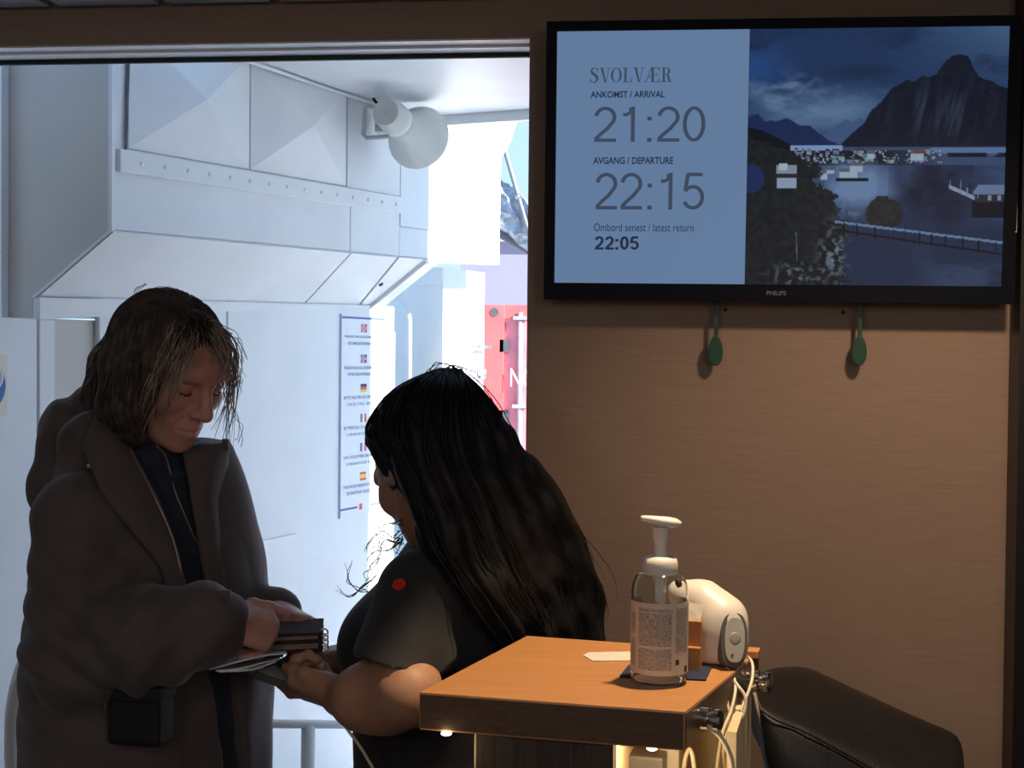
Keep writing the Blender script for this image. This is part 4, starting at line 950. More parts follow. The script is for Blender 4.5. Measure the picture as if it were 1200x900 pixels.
# seen from above, angles grow to the right of the viewer's left; 90 degrees either side is the rim
label = cyl_patch('label', -140, 140, 711, 794, R0+0.0002, M_LAB, n=48)
def ang_px(px): return math.degrees(math.asin(max(-0.99, min(0.99, (px-772)*KB/R0))))
for (x0, x1, y0, y1) in ((748.5, 787, 717, 721), (748.5, 786, 722, 760), (748.5, 786, 763.5, 788), (790.5, 803.5, 717, 768), (740.5, 744.8, 724, 748), (740.5, 744.8, 753, 786)):
    cyl_patch('label_print', ang_px(x0), ang_px(x1), y0, y1, R0+0.0005, M_PRT, 0.00015, 14, label)
cyl_patch('label_mark', ang_px(790.5), ang_px(794.5), 776, 782, R0+0.0005, M_BLK, 0.00015, 6, label); cyl_patch('label_mark', ang_px(800.5), ang_px(803.5), 785, 792, R0+0.0005, M_BLK, 0.00015, 6, label)
M_PUMP = mat('white_pump_plastic', (0.80, 0.77, 0.72), 0.35, var=0.0, sss=0.1)
mb = MB(); mb.lathe(bc, ZZ, [(20.5*KB, zpx(681)), (21*KB, zpx(680)), (20.6*KB, zpx(668)), (19*KB, zpx(663)), (13*KB, zpx(660)), (0, zpx(660))], 36); mb.build('pump_collar', M_PUMP, bot, smooth=True, auto=60)
mb = MB(); mb.lathe(bc, ZZ, [(8.2*KB, zpx(660)), (8*KB, zpx(645)), (9.6*KB, zpx(643)), (10.5*KB, zpx(627)), (0, zpx(626))], 28); mb.build('pump_stem', M_PUMP, bot, smooth=True, auto=40)
mb = MB(); side = -RIGHT*V(1, 1, 0)
hp = [(22, 618), (20, 614.5), (8, 613), (-8, 613), (-18, 614.5), (-23, 617.5), (-24, 621), (-20, 625), (-8, 627), (8, 627), (16, 624), (22, 623.5)]
hw = [0.55, 0.6, 0.8, 1.0, 1.0, 0.9, 0.8]
N = 9
top_ = [(24, 613.6), (20, 613.0), (12, 613.2), (0, 613.8), (-10, 614.6), (-18, 616.5), (-23, 620)]; bt_ = [(24, 619.5), (20, 620.5), (12, 622.5), (0, 626.5), (-10, 627.5), (-18, 627), (-23, 624)]; wd = [4.5, 5, 7, 10, 11, 9, 4]
vs_ = []
for (x, yt), (_, yb), w in zip(top_, bt_, wd):
    for i in range(N):
        a = 2*math.pi*i/N; ym = (yt+yb)/2; hh = (yb-yt)/2
        vs_.append(bc+side*((x-1)*KB)+ZZ*(zpx(ym)+hh*KB*math.sin(a))+np.cross(ZZ, side)*(w*KB*math.cos(a)))
fs = [(i*N+j, i*N+(j+1) % N, (i+1)*N+(j+1) % N, (i+1)*N+j) for i in range(len(top_)-1) for j in range(N)]+[tuple(range(N)), tuple(range((len(top_)-1)*N, len(top_)*N))]
mb.add(vs_, fs); mb.build('pump_head', M_PUMP, bot, smooth=True)
mb = MB(); mb.tube([bc+ZZ*zpx(662), bc+ZZ*zpx(690), bc+ZZ*0.012+cu*0.01], 0.003, 10); mb.build('dip_tube', M_PUMP, bot, smooth=True)
mb = MB(); mb.lathe(bc, ZZ, [(9*KB, zpx(690)), (9*KB, zpx(672)), (0, zpx(672))], 20); mb.build('foam_chamber', M_PUMP, bot, smooth=True, auto=40)
mb = MB(); mb.tube([bc+ZZ*zpx(690), bc+ZZ*zpx(715)], 7*KB, 16); mb.build('pump_cylinder', M_PUMP, bot, smooth=True, auto=40)

# small wooden holder with a slip of paper, behind the bottle
ho = on_z(806, 787, PZ)+cv*0.010; KH = np.linalg.norm(ho-CAM)/FPX
hol = empty('card_holder', ho, 'small orange wooden block holder between bottle and scanner', 'holder')
mb = MB(); mb.box(ho+cu*(2*KH)+ZZ*(14*KH+0.001), cu, cv, ZZ, 24*KH, 22*KH, 26*KH); mb.build('block', M_OAK, hol, bevel=0.0012)
mb = MB(); mb.box(ho+cu*(2*KH)+cv*(4*KH)+ZZ*(42*KH), cu, cv, ZZ, 24*KH, 13*KH, 29*KH); mb.build('back_block', M_OAK, hol, bevel=0.0012)
mb = MB(); mb.prism([ho+cu*(-8*KH)+ZZ*(56*KH)+cv*0.004, ho+cu*(12*KH)+ZZ*(57*KH)+cv*0.004, ho+cu*(15*KH)+ZZ*(72*KH)+cv*0.012, ho+cu*(-8*KH)+ZZ*(76*KH)+cv*0.012], cv*0.0015); mb.build('paper_slip', mat('plain_paper_card', (0.7, 0.66, 0.6), 0.5), hol)
# handheld scanner
ds = 1.86; KS = ds/FPX
scn = empty('barcode_scanner', on_z(845, 786, PZ), 'white handheld scanner with grey oval end standing behind the soap bottle', 'scanner')
fd = Field(P(770, 805, ds)-0.10, P(900, 660, ds)+0.10, 0.0022)
fd.chain([P(798, 695, ds+0.03), P(822, 706, ds+0.02), P(846, 725, ds)], [0.018, 0.0275, 0.029], 0.02)
fd.chain([P(846, 727, ds), P(848, 756, ds-0.004), P(847, 766, ds)], [0.029, 0.027, 0.020], 0.025)
fd.cap(P(835, 738, ds), P(829, 772, ds), 0.026, 0.016, 0.02); fd.cap(P(858, 735, ds-0.012), P(855, 762, ds-0.014), 0.017, 0.016, 0.012)
zc_ = PZ+0.003
fd.put(V(-3, 0, 1.0)*0+P(770, 805, ds)-0.1, P(900, 790, ds)+0.1, lambda X, Y, Z: (Z-zc_)+0*X+0*Y, 0.004, 'sub')
v, q = fd.mesh(2)
M_SCN = mat('white_scanner_plastic', (0.70, 0.67, 0.63), 0.35, var=0.02)
quad_mesh('shell', [(v, q)], M_SCN, scn)
ec = P(859, 750, ds-0.0335); en = unit(CAM-ec+RIGHT*0.9); ev = unit(ZZ+RIGHT*0.12); ev = unit(ev-en*np.dot(ev, en)); eu = np.cross(ev, en)
def oval(name, ru, rv, o0, o1, m):
    mb = MB(); mb.prism([ec+eu*ru*math.copysign(abs(math.cos(t))**0.7, math.cos(t))+ev*rv*math.copysign(abs(math.sin(t))**0.8, math.sin(t))+en*o0 for t in np.linspace(0, 2*math.pi, 32, endpoint=False)], en*(o1-o0)); return mb.build(name, m, scn, bevel=0.001)
oval('end_gasket', 0.0195, 0.036, -0.014, 0.004, mat('dark_grey_gasket', (0.10, 0.10, 0.10), 0.5)); oval('end_cap', 0.0148, 0.030, 0.004, 0.006, mat('light_grey_cap', (0.42, 0.42, 0.40), 0.4))
mb = MB(); mb.lathe(ec+ev*0.002+en*0.006, en, [(0.0085, 0), (0.007, 0.0006), (0, 0.0001)], 20); mb.build('end_dimple', mat('mid_grey_cap', (0.30, 0.30, 0.29), 0.4), scn, smooth=True)
mb = MB(); mb.lathe(ec-ev*0.020+eu*-0.004+en*0.006, en, [(0.0022, 0), (0.002, 0.0008), (0, 0.0008)], 12); mb.build('brass_contact', mat('brass', (0.5, 0.36, 0.15), 0.3, 1.0), scn, smooth=True)
mb = MB(); mb.tube([P(795, 684, ds+0.0), P(801, 682, ds-0.004)], 0.006, 12); mb.build('dark_window', M_BLACK, scn, smooth=True)
# white cables
M_CAB = mat('cream_cable', (0.72, 0.66, 0.54), 0.4, var=0.02)
cabs = [([(851, 782, 1.832), (858, 790, 1.815), (862, 806, 1.795), (857, 832, 1.77), (846, 862, 1.75), (840, 905, 1.75), (842, 960, 1.75)], 'cream cable from the scanner end hanging leftmost over the podium edge'),
        ([(866, 774, 1.84), (876, 770, 1.86), (882, 780, 1.85), (880, 802, 1.82), (866, 838, 1.79), (853, 872, 1.77), (856, 905, 1.76), (850, 960, 1.76)], 'cream cable looping out right of the scanner over the podium edge'),
        ([(851, 783, 1.834), (854, 800, 1.81), (852, 822, 1.78), (856, 846, 1.77), (848, 876, 1.765), (851, 910, 1.765), (855, 960, 1.77)], 'cream cable running straight down from the scanner foot'),
        ([(853, 783, 1.836), (862, 800, 1.80), (873, 816, 1.785), (872, 836, 1.78), (862, 860, 1.775), (866, 905, 1.78), (864, 960, 1.78)], 'cream cable bulging right of the podium edge near the wall side')]
for pts, lab in cabs:
    mb = MB(); mb.tube(spline([P(*p) for p in pts], 6), 0.0022, 8); tag(mb.build('cable', M_CAB, None, smooth=True), lab, 'cable', 'scanner cables')
mb = MB(); mb.tube(spline([P(832, 853, 1.64), (P(842, 860, 1.65)), P(852, 876, 1.66), P(858, 900, 1.67), P(860, 960, 1.67)], 6), 0.0036, 10); tag(mb.build('cable', M_CAB, None, smooth=True), 'thick cream cable hanging from the front chrome stand-off', 'cable')
# in the lit compartment
def shelf_box(name, px, py, d, sz, m, lab, cat):
    c = P(px, py, d); c = V(c[0], c[1], 1.0005+sz[2]/2); e = empty(name, c-ZZ*sz[2]/2, lab, cat)
    mb = MB(); mb.box(c, cu, cv, ZZ, *sz); mb.build('housing', m, e, bevel=0.004); return e, c
e, c = shelf_box('power_adapter', 757, 900, 1.76, (0.05, 0.04, 0.105), mat('grey_adapter_plastic', (0.16, 0.155, 0.15), 0.5), 'dark grey power adapter inside the lit podium compartment', 'adapter')
mb = MB(); mb.tube(spline([c+ZZ*0.03-cv*0.021-cu*0.012, c+ZZ*0.035-cv*0.045-cu*0.02, c+ZZ*0.005-cv*0.05-cu*0.005, c-ZZ*0.03-cv*0.045+cu*0.01], 6), 0.003, 8); mb.build('lead', M_CAB, e, smooth=True)
e, c = shelf_box('plug_strip', 790, 900, 1.83, (0.028, 0.12, 0.115), mat('white_plug_plastic', (0.66, 0.62, 0.54), 0.4), 'white plug strip standing behind the grey adapter', 'plug strip')
for i in (-1, 1):
    mb = MB(); mb.lathe(c-cu*0.0142+cv*0.03*i+ZZ*0.03, -cu, [(0.016, 0), (0.016, 0.001), (0.013, 0.0012), (0.013, -0.001), (0, -0.001)], 20); mb.build('socket', M_BEIGE, e)
mb = MB(); mb.tube(spline([P(815, 915, 1.72), P(812, 888, 1.72), P(808, 878, 1.73), P(803, 890, 1.74), P(800, 915, 1.75)], 6), 0.0028, 8); tag(mb.build('cable', M_CAB, None, smooth=True), 'short cream cable loop inside the lit podium compartment', 'cable')

# ---------------------------------------------------------------- black leather cover at the right
cov = empty('leather_cover', P(1000, 990, 2.05), 'black leather padded cover leaning at the right of the podium', 'cover')
rid = [(886, 800, 2.10), (893, 790, 2.14), (906, 783, 2.17), (928, 780, 2.19), (950, 780.5, 2.20), (962, 785, 2.19), (1000, 803, 2.17), (1060, 830.5, 2.14), (1105, 850, 2.12), (1126, 858, 2.115), (1130, 866, 2.11)]
sea = [(884, 811, 2.04), (888, 818, 2.02), (893, 833, 2.01), (908, 843, 2.0), (930, 852, 2.0), (948, 860, 1.995), (985, 880, 1.99), (1030, 905, 1.98), (1080, 930, 1.97), (1125, 945, 1.97), (1136, 950, 1.97)]
bot_ = [(896, 930, 2.03), (898, 935, 2.01), (902, 945, 2.0), (915, 960, 1.985), (935, 970, 1.98), (955, 980, 1.975), (990, 1000, 1.97), (1035, 1020, 1.965), (1085, 1030, 1.96), (1130, 1035, 1.96), (1146, 1035, 1.965)]
R3 = [P(*p) for p in rid]; S3 = [P(*p) for p in sea]; B3 = [P(*p) for p in bot_]; bk = [p+V(0.0, 0.10, -0.02) for p in R3]; bb = [p+V(0, 0.22, 0) for p in B3]
def row_mix(a, b, t, bulge): return [pa*(1-t)+pb*t+V(0, -bulge*math.sin(math.pi*i/(len(a)-1)), 0.4*bulge*math.sin(math.pi*i/(len(a)-1))) for i, (pa, pb) in enumerate(zip(a, b))]
rows_ = [bb, bk, R3, row_mix(R3, S3, 0.3, 0.006), row_mix(R3, S3, 0.65, 0.008), row_mix(R3, S3, 0.94, 0.003), S3, row_mix(S3, B3, 0.06, 0.004), row_mix(S3, B3, 0.45, 0.014), B3]
S3i = [p+V(0, 0.006, -0.002) for p in S3]; rows_[6] = S3i
nC = len(rid); vs_ = [p for r in rows_ for p in r]; fs = [(i*nC+j, i*nC+j+1, (i+1)*nC+j+1, (i+1)*nC+j) for i in range(len(rows_)-1) for j in range(nC-1)]
fs += [tuple(i*nC for i in range(len(rows_))), tuple(i*nC+nC-1 for i in range(len(rows_)))[::-1], tuple((len(rows_)-1)*nC+j for j in range(nC))+tuple(j for j in range(nC))[::-1]]
mb = MB(); mb.add(vs_, fs); co = mb.build('leather_shell', mat('black_leather', (0.016, 0.015, 0.014), 0.42, var=0.2, scale=40, bump=0.35, bscale=320), cov, smooth=True)
sm = co.modifiers.new('soften', 'SUBSURF'); sm.levels = 2; sm.render_levels = 2
for r in (0, 2, 6):
    pass
mb = MB(); mb.tube(spline([P(884, 812, 2.035), P(889, 835, 2.02), P(895, 865, 2.02), P(899, 900, 2.02), P(902, 940, 2.02)], 5), 0.003, 8); mb.build('edge_piping', mat('beige_piping', (0.42, 0.34, 0.24), 0.6), cov, smooth=True)
mb = MB(); mb.tube(spline([p+V(0, -0.001, 0.0) for p in S3[2:]], 5), 0.0016, 6); mb.build('seam_stitching', mat('black_thread', (0.008, 0.008, 0.008), 0.7), cov, smooth=True)
# ceiling downlights of the room
spot('downlight_podium', (0.36, 1.78, CEIL-0.02), (0.13, 1.79, 1.2), 80.0, (1.0, 0.72, 0.44), 36, 0.35, 0.03)
spot('downlight_wall', (0.80, 1.75, CEIL-0.02), (0.72, 2.66, 1.0), 42.0, (1.0, 0.70, 0.48), 84, 0.9, 0.06)

# ================================================================== PEOPLE
from mathutils.bvhtree import BVHTree
def bvh_of(v, q): return BVHTree.FromPolygons([tuple(p) for p in v], [tuple(int(i) for i in f) for f in q])
def surf(tree, px, py, lift=0.002):
    r = unit(ray(px, py)); loc, nor, i, d = tree.ray_cast(Vector(CAM), Vector(r))
    if loc is None: return None
    return np.array(loc)-r*lift
def surf_line(tree, pts, lift=0.002):
    out = [surf(tree, *p, lift) for p in pts]; return [p for p in out if p is not None]
def frame(fwd, left):
    f = unit(fwd); l = np.asarray(left, float); l = unit(l-f*np.dot(f, l)); return np.stack([f, l, np.cross(f, l)], 1)   # columns forward, left, up

def head_field(fd, C, R, woman=False, s=1.0):
    g = lambda x, y, z: C+R@(V(x, y, z)*s)
    E = lambda c, r, k=0.012, mode='add': fd.ell(g(*c), np.array(r)*s, R, k, mode)
    E((-0.014, 0, 0.034), (0.098, 0.076, 0.075), 0.02)
    E((0.028, 0, -0.018), (0.066, 0.063, 0.085), 0.03)
    E((0.036, 0, -0.072), (0.047, 0.046, 0.040), 0.025)
    for sg_ in (-1, 1):
        fd.cap(g(-0.004, sg_*0.055, -0.045), g(0.058, sg_*0.022, -0.094), 0.017*s, 0.015*s, 0.02)
        E((0.060, sg_*0.042, -0.024), (0.027, 0.022, 0.026), 0.02)
        E((-0.008, sg_*0.077, -0.006), (0.019, 0.008, 0.031), 0.006)
        E((-0.004, sg_*0.085, -0.004), (0.010, 0.006, 0.018), 0.005, 'sub')
    E((0.079, 0, -0.101), (0.019, 0.022, 0.017), 0.02)
    E((0.074, 0, -0.064), (0.029, 0.031, 0.034), 0.018)
    fd.cap(g(0.083, -0.034, 0.024), g(0.083, 0.034, 0.024), 0.011*s, None, 0.016)
    E((0.080, 0, 0.034), (0.02, 0.045, 0.022), 0.02)
    for sg_ in (-1, 1): E((0.096, sg_*0.032, 0.004), (0.016, 0.018, 0.012), 0.012, 'sub')
    for sg_ in (-1, 1): E((0.076, sg_*0.032, 0.004), (0.0145, 0.0150, 0.0140), 0.003)
    for sg_ in (-1, 1): E((0.0925, sg_*0.032, -0.0035), (0.006, 0.013, 0.0013), 0.002, 'sub')
    nb = 0.8 if woman else 1.0
    fd.cap(g(0.092, 0, 0.018), g(0.112*1.0, 0, -0.026), 0.0085*s*nb, 0.0115*s*nb, 0.010)
    E((0.113, 0, -0.031), (0.013*nb, 0.0115*nb, 0.010*nb), 0.008)
    for sg_ in (-1, 1):
        E((0.101, sg_*0.014, -0.034), (0.011, 0.008*nb, 0.008), 0.006); E((0.110, sg_*0.008, -0.041), (0.006, 0.0035, 0.004), 0.002, 'sub')
    for z_, r_, xx in ((-0.061, 0.0065, 0.099), (-0.073, 0.0075, 0.097)):
        fd.chain([g(xx-0.012, -0.024, z_-0.001), g(xx, 0, z_), g(xx-0.012, 0.024, z_-0.001)], [0.003*s, r_*s, 0.003*s], 0.006)
    fd.chain([g(0.094, -0.024, -0.068), g(0.107, 0, -0.067), g(0.094, 0.024, -0.068)], [0.0016*s]*3, 0.002, 'sub')
    for sg_ in (-1, 1): fd.cap(g(0.099, sg_*0.020, -0.036), g(0.088, sg_*0.033, -0.066), 0.0018*s, None, 0.006, 'sub')

def hand_field(fd, wrist, fdir, dorsal, right, curls, thumb, s=1.0, spread=1.0, fr=0.0088):
    """fingers first to last (index..little); curls: per finger three bends in degrees; thumb: three directions in (finger, thumb side, dorsal)"""
    f = unit(fdir); d = np.asarray(dorsal, float); d = unit(d-f*np.dot(f, d)); T = np.cross(d, f) if right else np.cross(f, d)
    w = np.asarray(wrist, float)
    offs = [0.029, 0.009, -0.011, -0.029]; fl = [0.084, 0.088, 0.083, 0.074]; arch = [0.001, 0.004, 0.002, -0.003]
    lens = [(0.042, 0.025, 0.020), (0.046, 0.029, 0.021), (0.043, 0.027, 0.021), (0.034, 0.020, 0.018)]
    for i in range(4):
        kn = w+(f*fl[i]+T*offs[i]+d*arch[i])*s
        fd.cap(w+(T*offs[i]*0.55+f*0.004)*s, kn, 0.0165*s, 0.0125*s, 0.014)
        p = kn; a = 0.0; dirn = f+T*(offs[i]*1.6*spread); rr = [fr*1.06, fr, fr*0.93, fr*0.80]
        if i == 3: rr = [x*0.88 for x in rr]
        for j in range(3):
            a += math.radians(curls[i][j]); dv = unit(unit(dirn)*math.cos(a)-d*math.sin(a)); e = p+dv*lens[i][j]*s
            fd.cap(p, e, rr[j]*s, rr[j+1]*s, 0.004 if j else 0.008); p = e
    fd.ell(w+(f*0.045+T*0.0-d*0.004)*s, np.array([0.045, 0.036, 0.014])*s, np.stack([f, T, d], 1), 0.012)
    fd.ell(w+(f*0.030+T*0.024-d*0.012)*s, np.array([0.032, 0.017, 0.016])*s, np.stack([f, T, d], 1), 0.014)
    p = w+(f*0.022+T*0.026-d*0.006)*s; ls = (0.040, 0.032, 0.027); rs = (0.0135, 0.0112, 0.0102, 0.0085)
    for j in range(3):
        t3 = thumb[j]; dv = unit(f*t3[0]+T*t3[1]+d*t3[2]); e = p+dv*ls[j]*s; fd.cap(p, e, rs[j]*s, rs[j+1]*s, 0.010 if j == 0 else 0.005); p = e
    return p

def skin_mat(name, col):
    m = mat(name, col, 0.5, var=0.10, scale=55, bump=0.06, bscale=500, sss=0.12); return m
M_SKIN1 = skin_mat('ruddy_skin', (0.62, 0.33, 0.27)); M_SKIN2 = skin_mat('olive_skin', (0.46, 0.25, 0.16))
M_JACK = mat('dark_brown_jacket_cloth', (0.100, 0.080, 0.077), 0.75, var=0.15, scale=14, bump=0.25, bscale=900, sheen=0.15)
M_FLEE = mat('navy_fleece', (0.026, 0.034, 0.058), 0.85, var=0.2, scale=60, bump=0.3, bscale=700, sheen=0.1)
M_TROU = mat('charcoal_trousers', (0.018, 0.018, 0.022), 0.8, var=0.15)
M_SHOE = mat('black_shoe_leather', (0.015, 0.013, 0.012), 0.4, var=0.1)
M_SHIRT = mat('black_uniform_cloth', (0.022, 0.022, 0.026), 0.8, var=0.12, scale=30, bump=0.25, bscale=900, sheen=0.12)
M_ZIP = mat('dull_metal_zip', (0.34, 0.29, 0.24), 0.4, 0.7, var=0.2, scale=300)

def lower_body(per, org, fw, lt, top, hw, m_t):
    """trousers and shoes below the frame, down to the deck"""
    fd = Field((org[0]-0.35, org[1]-0.35, 0.0), (org[0]+0.35, org[1]+0.35, top+0.1), 0.01)
    for s_ in (-1, 1):
        hip = V(org[0], org[1], top-0.03)+lt*s_*hw*0.5; kn = V(org[0], org[1], top*0.56)+lt*s_*hw*0.55+fw*0.02; an = V(org[0], org[1], 0.09)+lt*s_*hw*0.6-fw*0.01
        fd.cap(hip, kn, 0.095, 0.068, 0.03); fd.cap(kn, an, 0.068, 0.055, 0.03)
    fd.ell(V(org[0], org[1], top), (hw*0.95, hw*0.85, 0.11), None, 0.05)
    v, q = fd.mesh(2); quad_mesh('trousers', [(v, q)], m_t, per)
    for s_ in (-1, 1):
        a = V(org[0], org[1], 0.0)+lt*s_*hw*0.6
        fd = Field(a-V(0.25, 0.25, 0.01), a+V(0.25, 0.25, 0.16), 0.006)
        fd.cap(a-fw*0.06+ZZ*0.045, a+fw*0.14+ZZ*0.035, 0.042, 0.036, 0.02); fd.cap(a-fw*0.03+ZZ*0.05, a-fw*0.02+ZZ*0.11, 0.042, 0.045, 0.02)
        fd.put(a-V(0.25, 0.25, 0.05), a+V(0.25, 0.25, -0.0), lambda X, Y, Z: (Z-0.003)+0*X+0*Y, 0.004, 'sub')
        v, q = fd.mesh(1); v[:, 2] = np.maximum(v[:, 2], 0.001); quad_mesh('shoe', [(v, q)], M_SHOE, per)
def sheet(rows, th, nu=4, m=None, name='flap', parent=None, wav=0.0, seed=0):
    """a cloth piece through a grid of points, with thickness"""
    R_ = [spline(r, nu) for r in rows]; cols = list(zip(*R_)); G = np.array([spline(list(c), nu) for c in cols]); a, b, _ = G.shape
    du = np.gradient(G, axis=0); dv = np.gradient(G, axis=1); n = np.cross(du, dv); n /= np.maximum(np.linalg.norm(n, axis=2, keepdims=True), 1e-9)
    if wav: G = G+n*(wav*waves(G.reshape(-1, 3), 45, seed, 5)).reshape(a, b, 1)
    T = G+n*th/2; B = G-n*th/2; v = np.concatenate([T.reshape(-1, 3), B.reshape(-1, 3)]); o = a*b
    ii, jj = np.meshgrid(np.arange(a-1), np.arange(b-1), indexing='ij'); k = (ii*b+jj).ravel()
    q = [np.stack([k, k+b, k+b+1, k+1], 1), np.stack([k+o, k+o+1, k+o+b+1, k+o+b], 1)]
    def rim(ix):
        ix = np.array(ix); return np.stack([ix[:-1], ix[1:], ix[1:]+o, ix[:-1]+o], 1)
    q += [rim(np.arange(b)), rim((a-1)*b+np.arange(b))[:, ::-1], rim(np.arange(a)*b)[:, ::-1], rim(np.arange(a)*b+b-1)]
    return quad_mesh(name, [(v, np.concatenate(q))], m, parent)
def hair_locks(guides, n, rng, npts, rad, spread, wave, curl=0.0, lay=0.02, trim=(0.85, 1.0)):
    """strands blended between neighbouring guide lines (each a list of 3-D points)"""
    G = np.array([[p for p in np.array(spline(g, 10))[np.linspace(0, (len(g)-1)*10, npts).astype(int)]] for g in guides]); paths = []; rads = []
    t = np.linspace(0, 1, npts)
    for i in range(n):
        x = rng.uniform(0, len(guides)-1); a = int(min(x, len(guides)-2)); f = x-a
        L_ = rng.uniform(*trim); ti = t*L_*(npts-1); i0 = np.minimum(ti.astype(int), npts-2); fr = (ti-i0)[:, None]
        base = (G[a]*(1-f)+G[a+1]*f); p = base[i0]*(1-fr)+base[i0+1]*fr
        off = rng.normal(size=3)*spread; inn = rng.uniform(-0.2, 1)*lay
        ph = rng.uniform(0, 6.28, 3); fq = rng.uniform(0.8, 1.3, 3)
        w = wave*(0.15+t[:, None]**1.3)*np.stack([np.sin(t*9*fq[k]+ph[k]) for k in range(3)], 1)
        p = p+off*(0.2+0.8*t[:, None])+w+V(0, 1, 0)*inn+curl*t[:, None]**3*np.stack([np.sin(t*16+ph[0]), np.cos(t*16+ph[0]), 0*t], 1)
        paths.append(p); rr = rad*rng.uniform(0.6, 1.3)*np.clip(np.minimum(0.45+t*5, 1.0), 0, 1)*np.sqrt(np.clip(1.02-t**3, 0.02, 1)); rads.append(rr)
    return paths, rads

# ---------------------------------------------------------------- the man in the brown jacket
MO = V(-0.622, 2.36, 0.0); mf = unit(V(0.86, -0.50, 0)); ml = V(-mf[1], mf[0], 0)
man = empty('person', MO, 'person in an open dark brown jacket looking down at papers in both hands', 'person')
hf = unit(V(math.cos(math.radians(35)), -math.sin(math.radians(35)), 0)*math.cos(math.radians(28))+V(0, 0, -math.sin(math.radians(28))))
MR = frame(hf, V(math.sin(math.radians(35)), math.cos(math.radians(35)), 0))
MC = P(219, 455, 2.20)-MR@V(0.085, -0.032, 0.006)
NBm = P(158, 552, 2.345)
parts = []
fd = Field(MC-V(0.2, 0.2, 0.24), MC+V(0.2, 0.2, 0.18), 0.0024)
head_field(fd, MC, MR)
fd.cap(MC+MR@V(-0.025, 0, -0.06), NBm-ZZ*0.06, 0.055, 0.066, 0.03)
v, q = fd.mesh(1); parts.append((v, q))
# right hand: thumb on top of the organiser, fingers under it
wr = P(262, 729, 2.105)
fd = Field(wr-V(0.12, 0.12, 0.14), wr+V(0.22, 0.2, 0.12), 0.0022)
hand_field(fd, P(266, 727, 2.105), unit(V(0.76, 0.50, -0.30)), V(-0.25, -0.72, 0.62), True, [(62, 50, 30), (66, 52, 30), (70, 55, 30), (72, 55, 30)], [(0.75, 0.6, 0.05), (0.98, 0.0, 0.12), (0.98, -0.15, 0.05)], 0.88)
fd.cap(P(225, 732, 2.11), P(270, 728, 2.105), 0.030, 0.028, 0.012)
v, q = fd.mesh(1); parts.append((v, q))
# left hand on the far edge
wl_ = P(318, 716, 2.37)
fd = Field(wl_-V(0.12, 0.2, 0.14), wl_+V(0.2, 0.14, 0.12), 0.0022)
hand_field(fd, P(326, 716, 2.36), unit(V(0.72, -0.62, -0.16)), V(0.25, 0.30, 0.92), False, [(35, 45, 30), (40, 45, 30), (45, 45, 30), (45, 45, 30)], [(0.9, 0.35, -0.1), (0.95, -0.1, -0.2), (0.95, -0.2, -0.3)], 0.95)
fd.cap(P(300, 722, 2.40), P(327, 719, 2.36), 0.028, 0.026, 0.012)
v, q = fd.mesh(1); parts.append((v, q))
# the hidden trunk and limbs that tie head and hands together
ARM_R = [P(94, 612, 2.20), P(90, 768, 2.15), P(170, 748, 2.115), P(232, 734, 2.105), P(262, 729, 2.105)]
ARM_L = [P(200, 605, 2.48), P(232, 755, 2.54), P(296, 735, 2.44), P(318, 721, 2.38)]
fd = Field((-1.0, 1.9, 0.05), (-0.2, 2.8, 1.55), 0.012)
fd.tower([(0.75, 0, 0, 0.15, 0.10), (1.1, 0, 0, 0.15, 0.10), (1.3, 0.01, 0, 0.15, 0.09), (1.40, 0.02, 0, 0.09, 0.06)], MO, mf, ml, 0.02)
fd.chain(ARM_R, [0.045, 0.04, 0.038, 0.03, 0.028], 0.02); fd.chain(ARM_L, [0.045, 0.04, 0.034, 0.028], 0.02); fd.cap(NBm-ZZ*0.06, V(MO[0], MO[1], 1.33)+mf*0.01, 0.05, 0.08, 0.03)
for s_ in (-1, 1): fd.chain([MO+ml*s_*0.09+ZZ*0.8, MO+ml*s_*0.09+ZZ*0.45, MO+ml*s_*0.1+ZZ*0.1], [0.07, 0.05, 0.04], 0.03)
v, q = fd.mesh(1); parts.append((v, q))
body_m = quad_mesh('body', parts, M_SKIN1, man)
lower_body(man, MO, mf, ml, 0.86, 0.17, M_TROU)
# eyes: lash line, eyeball sliver
for s_ in (-1, 1):
    g = lambda x, y, z: MC+MR@V(x, y, z)
    mb = MB(); mb.tube(spline([g(0.0865, s_*0.020, -0.0035), g(0.0915, s_*0.032, -0.0045), g(0.0855, s_*0.045, -0.0025)], 5), 0.0013, 6); mb.build('eyelashes', mat('dark_lashes', (0.03, 0.02, 0.018), 0.6), man, smooth=True)
    mb = MB(); mb.tube(spline([g(0.094, s_*0.017, 0.024), g(0.094, s_*0.032, 0.029), g(0.084, s_*0.049, 0.023)], 5), [0.0016]*3+[0.0022]*5+[0.0012]*3, 6); mb.build('eyebrow', mat('grey_brown_brow', (0.12, 0.085, 0.07), 0.7), man, smooth=True)

# jacket
fd = Field((-0.99, 1.93, 0.58), (-0.25, 2.78, 1.56), 0.0055)
JT = [(0.62, 0, 0, 0.232, 0.180), (0.9, 0, 0, 0.232, 0.180), (1.1, 0.0, 0, 0.228, 0.174), (1.25, 0.005, 0, 0.215, 0.160), (1.34, 0.01, 0, 0.185, 0.142), (1.40, 0.02, 0, 0.145, 0.125), (1.46, 0.03, 0, 0.10, 0.10)]
fd.tower(JT, MO, mf, ml, 0.02)
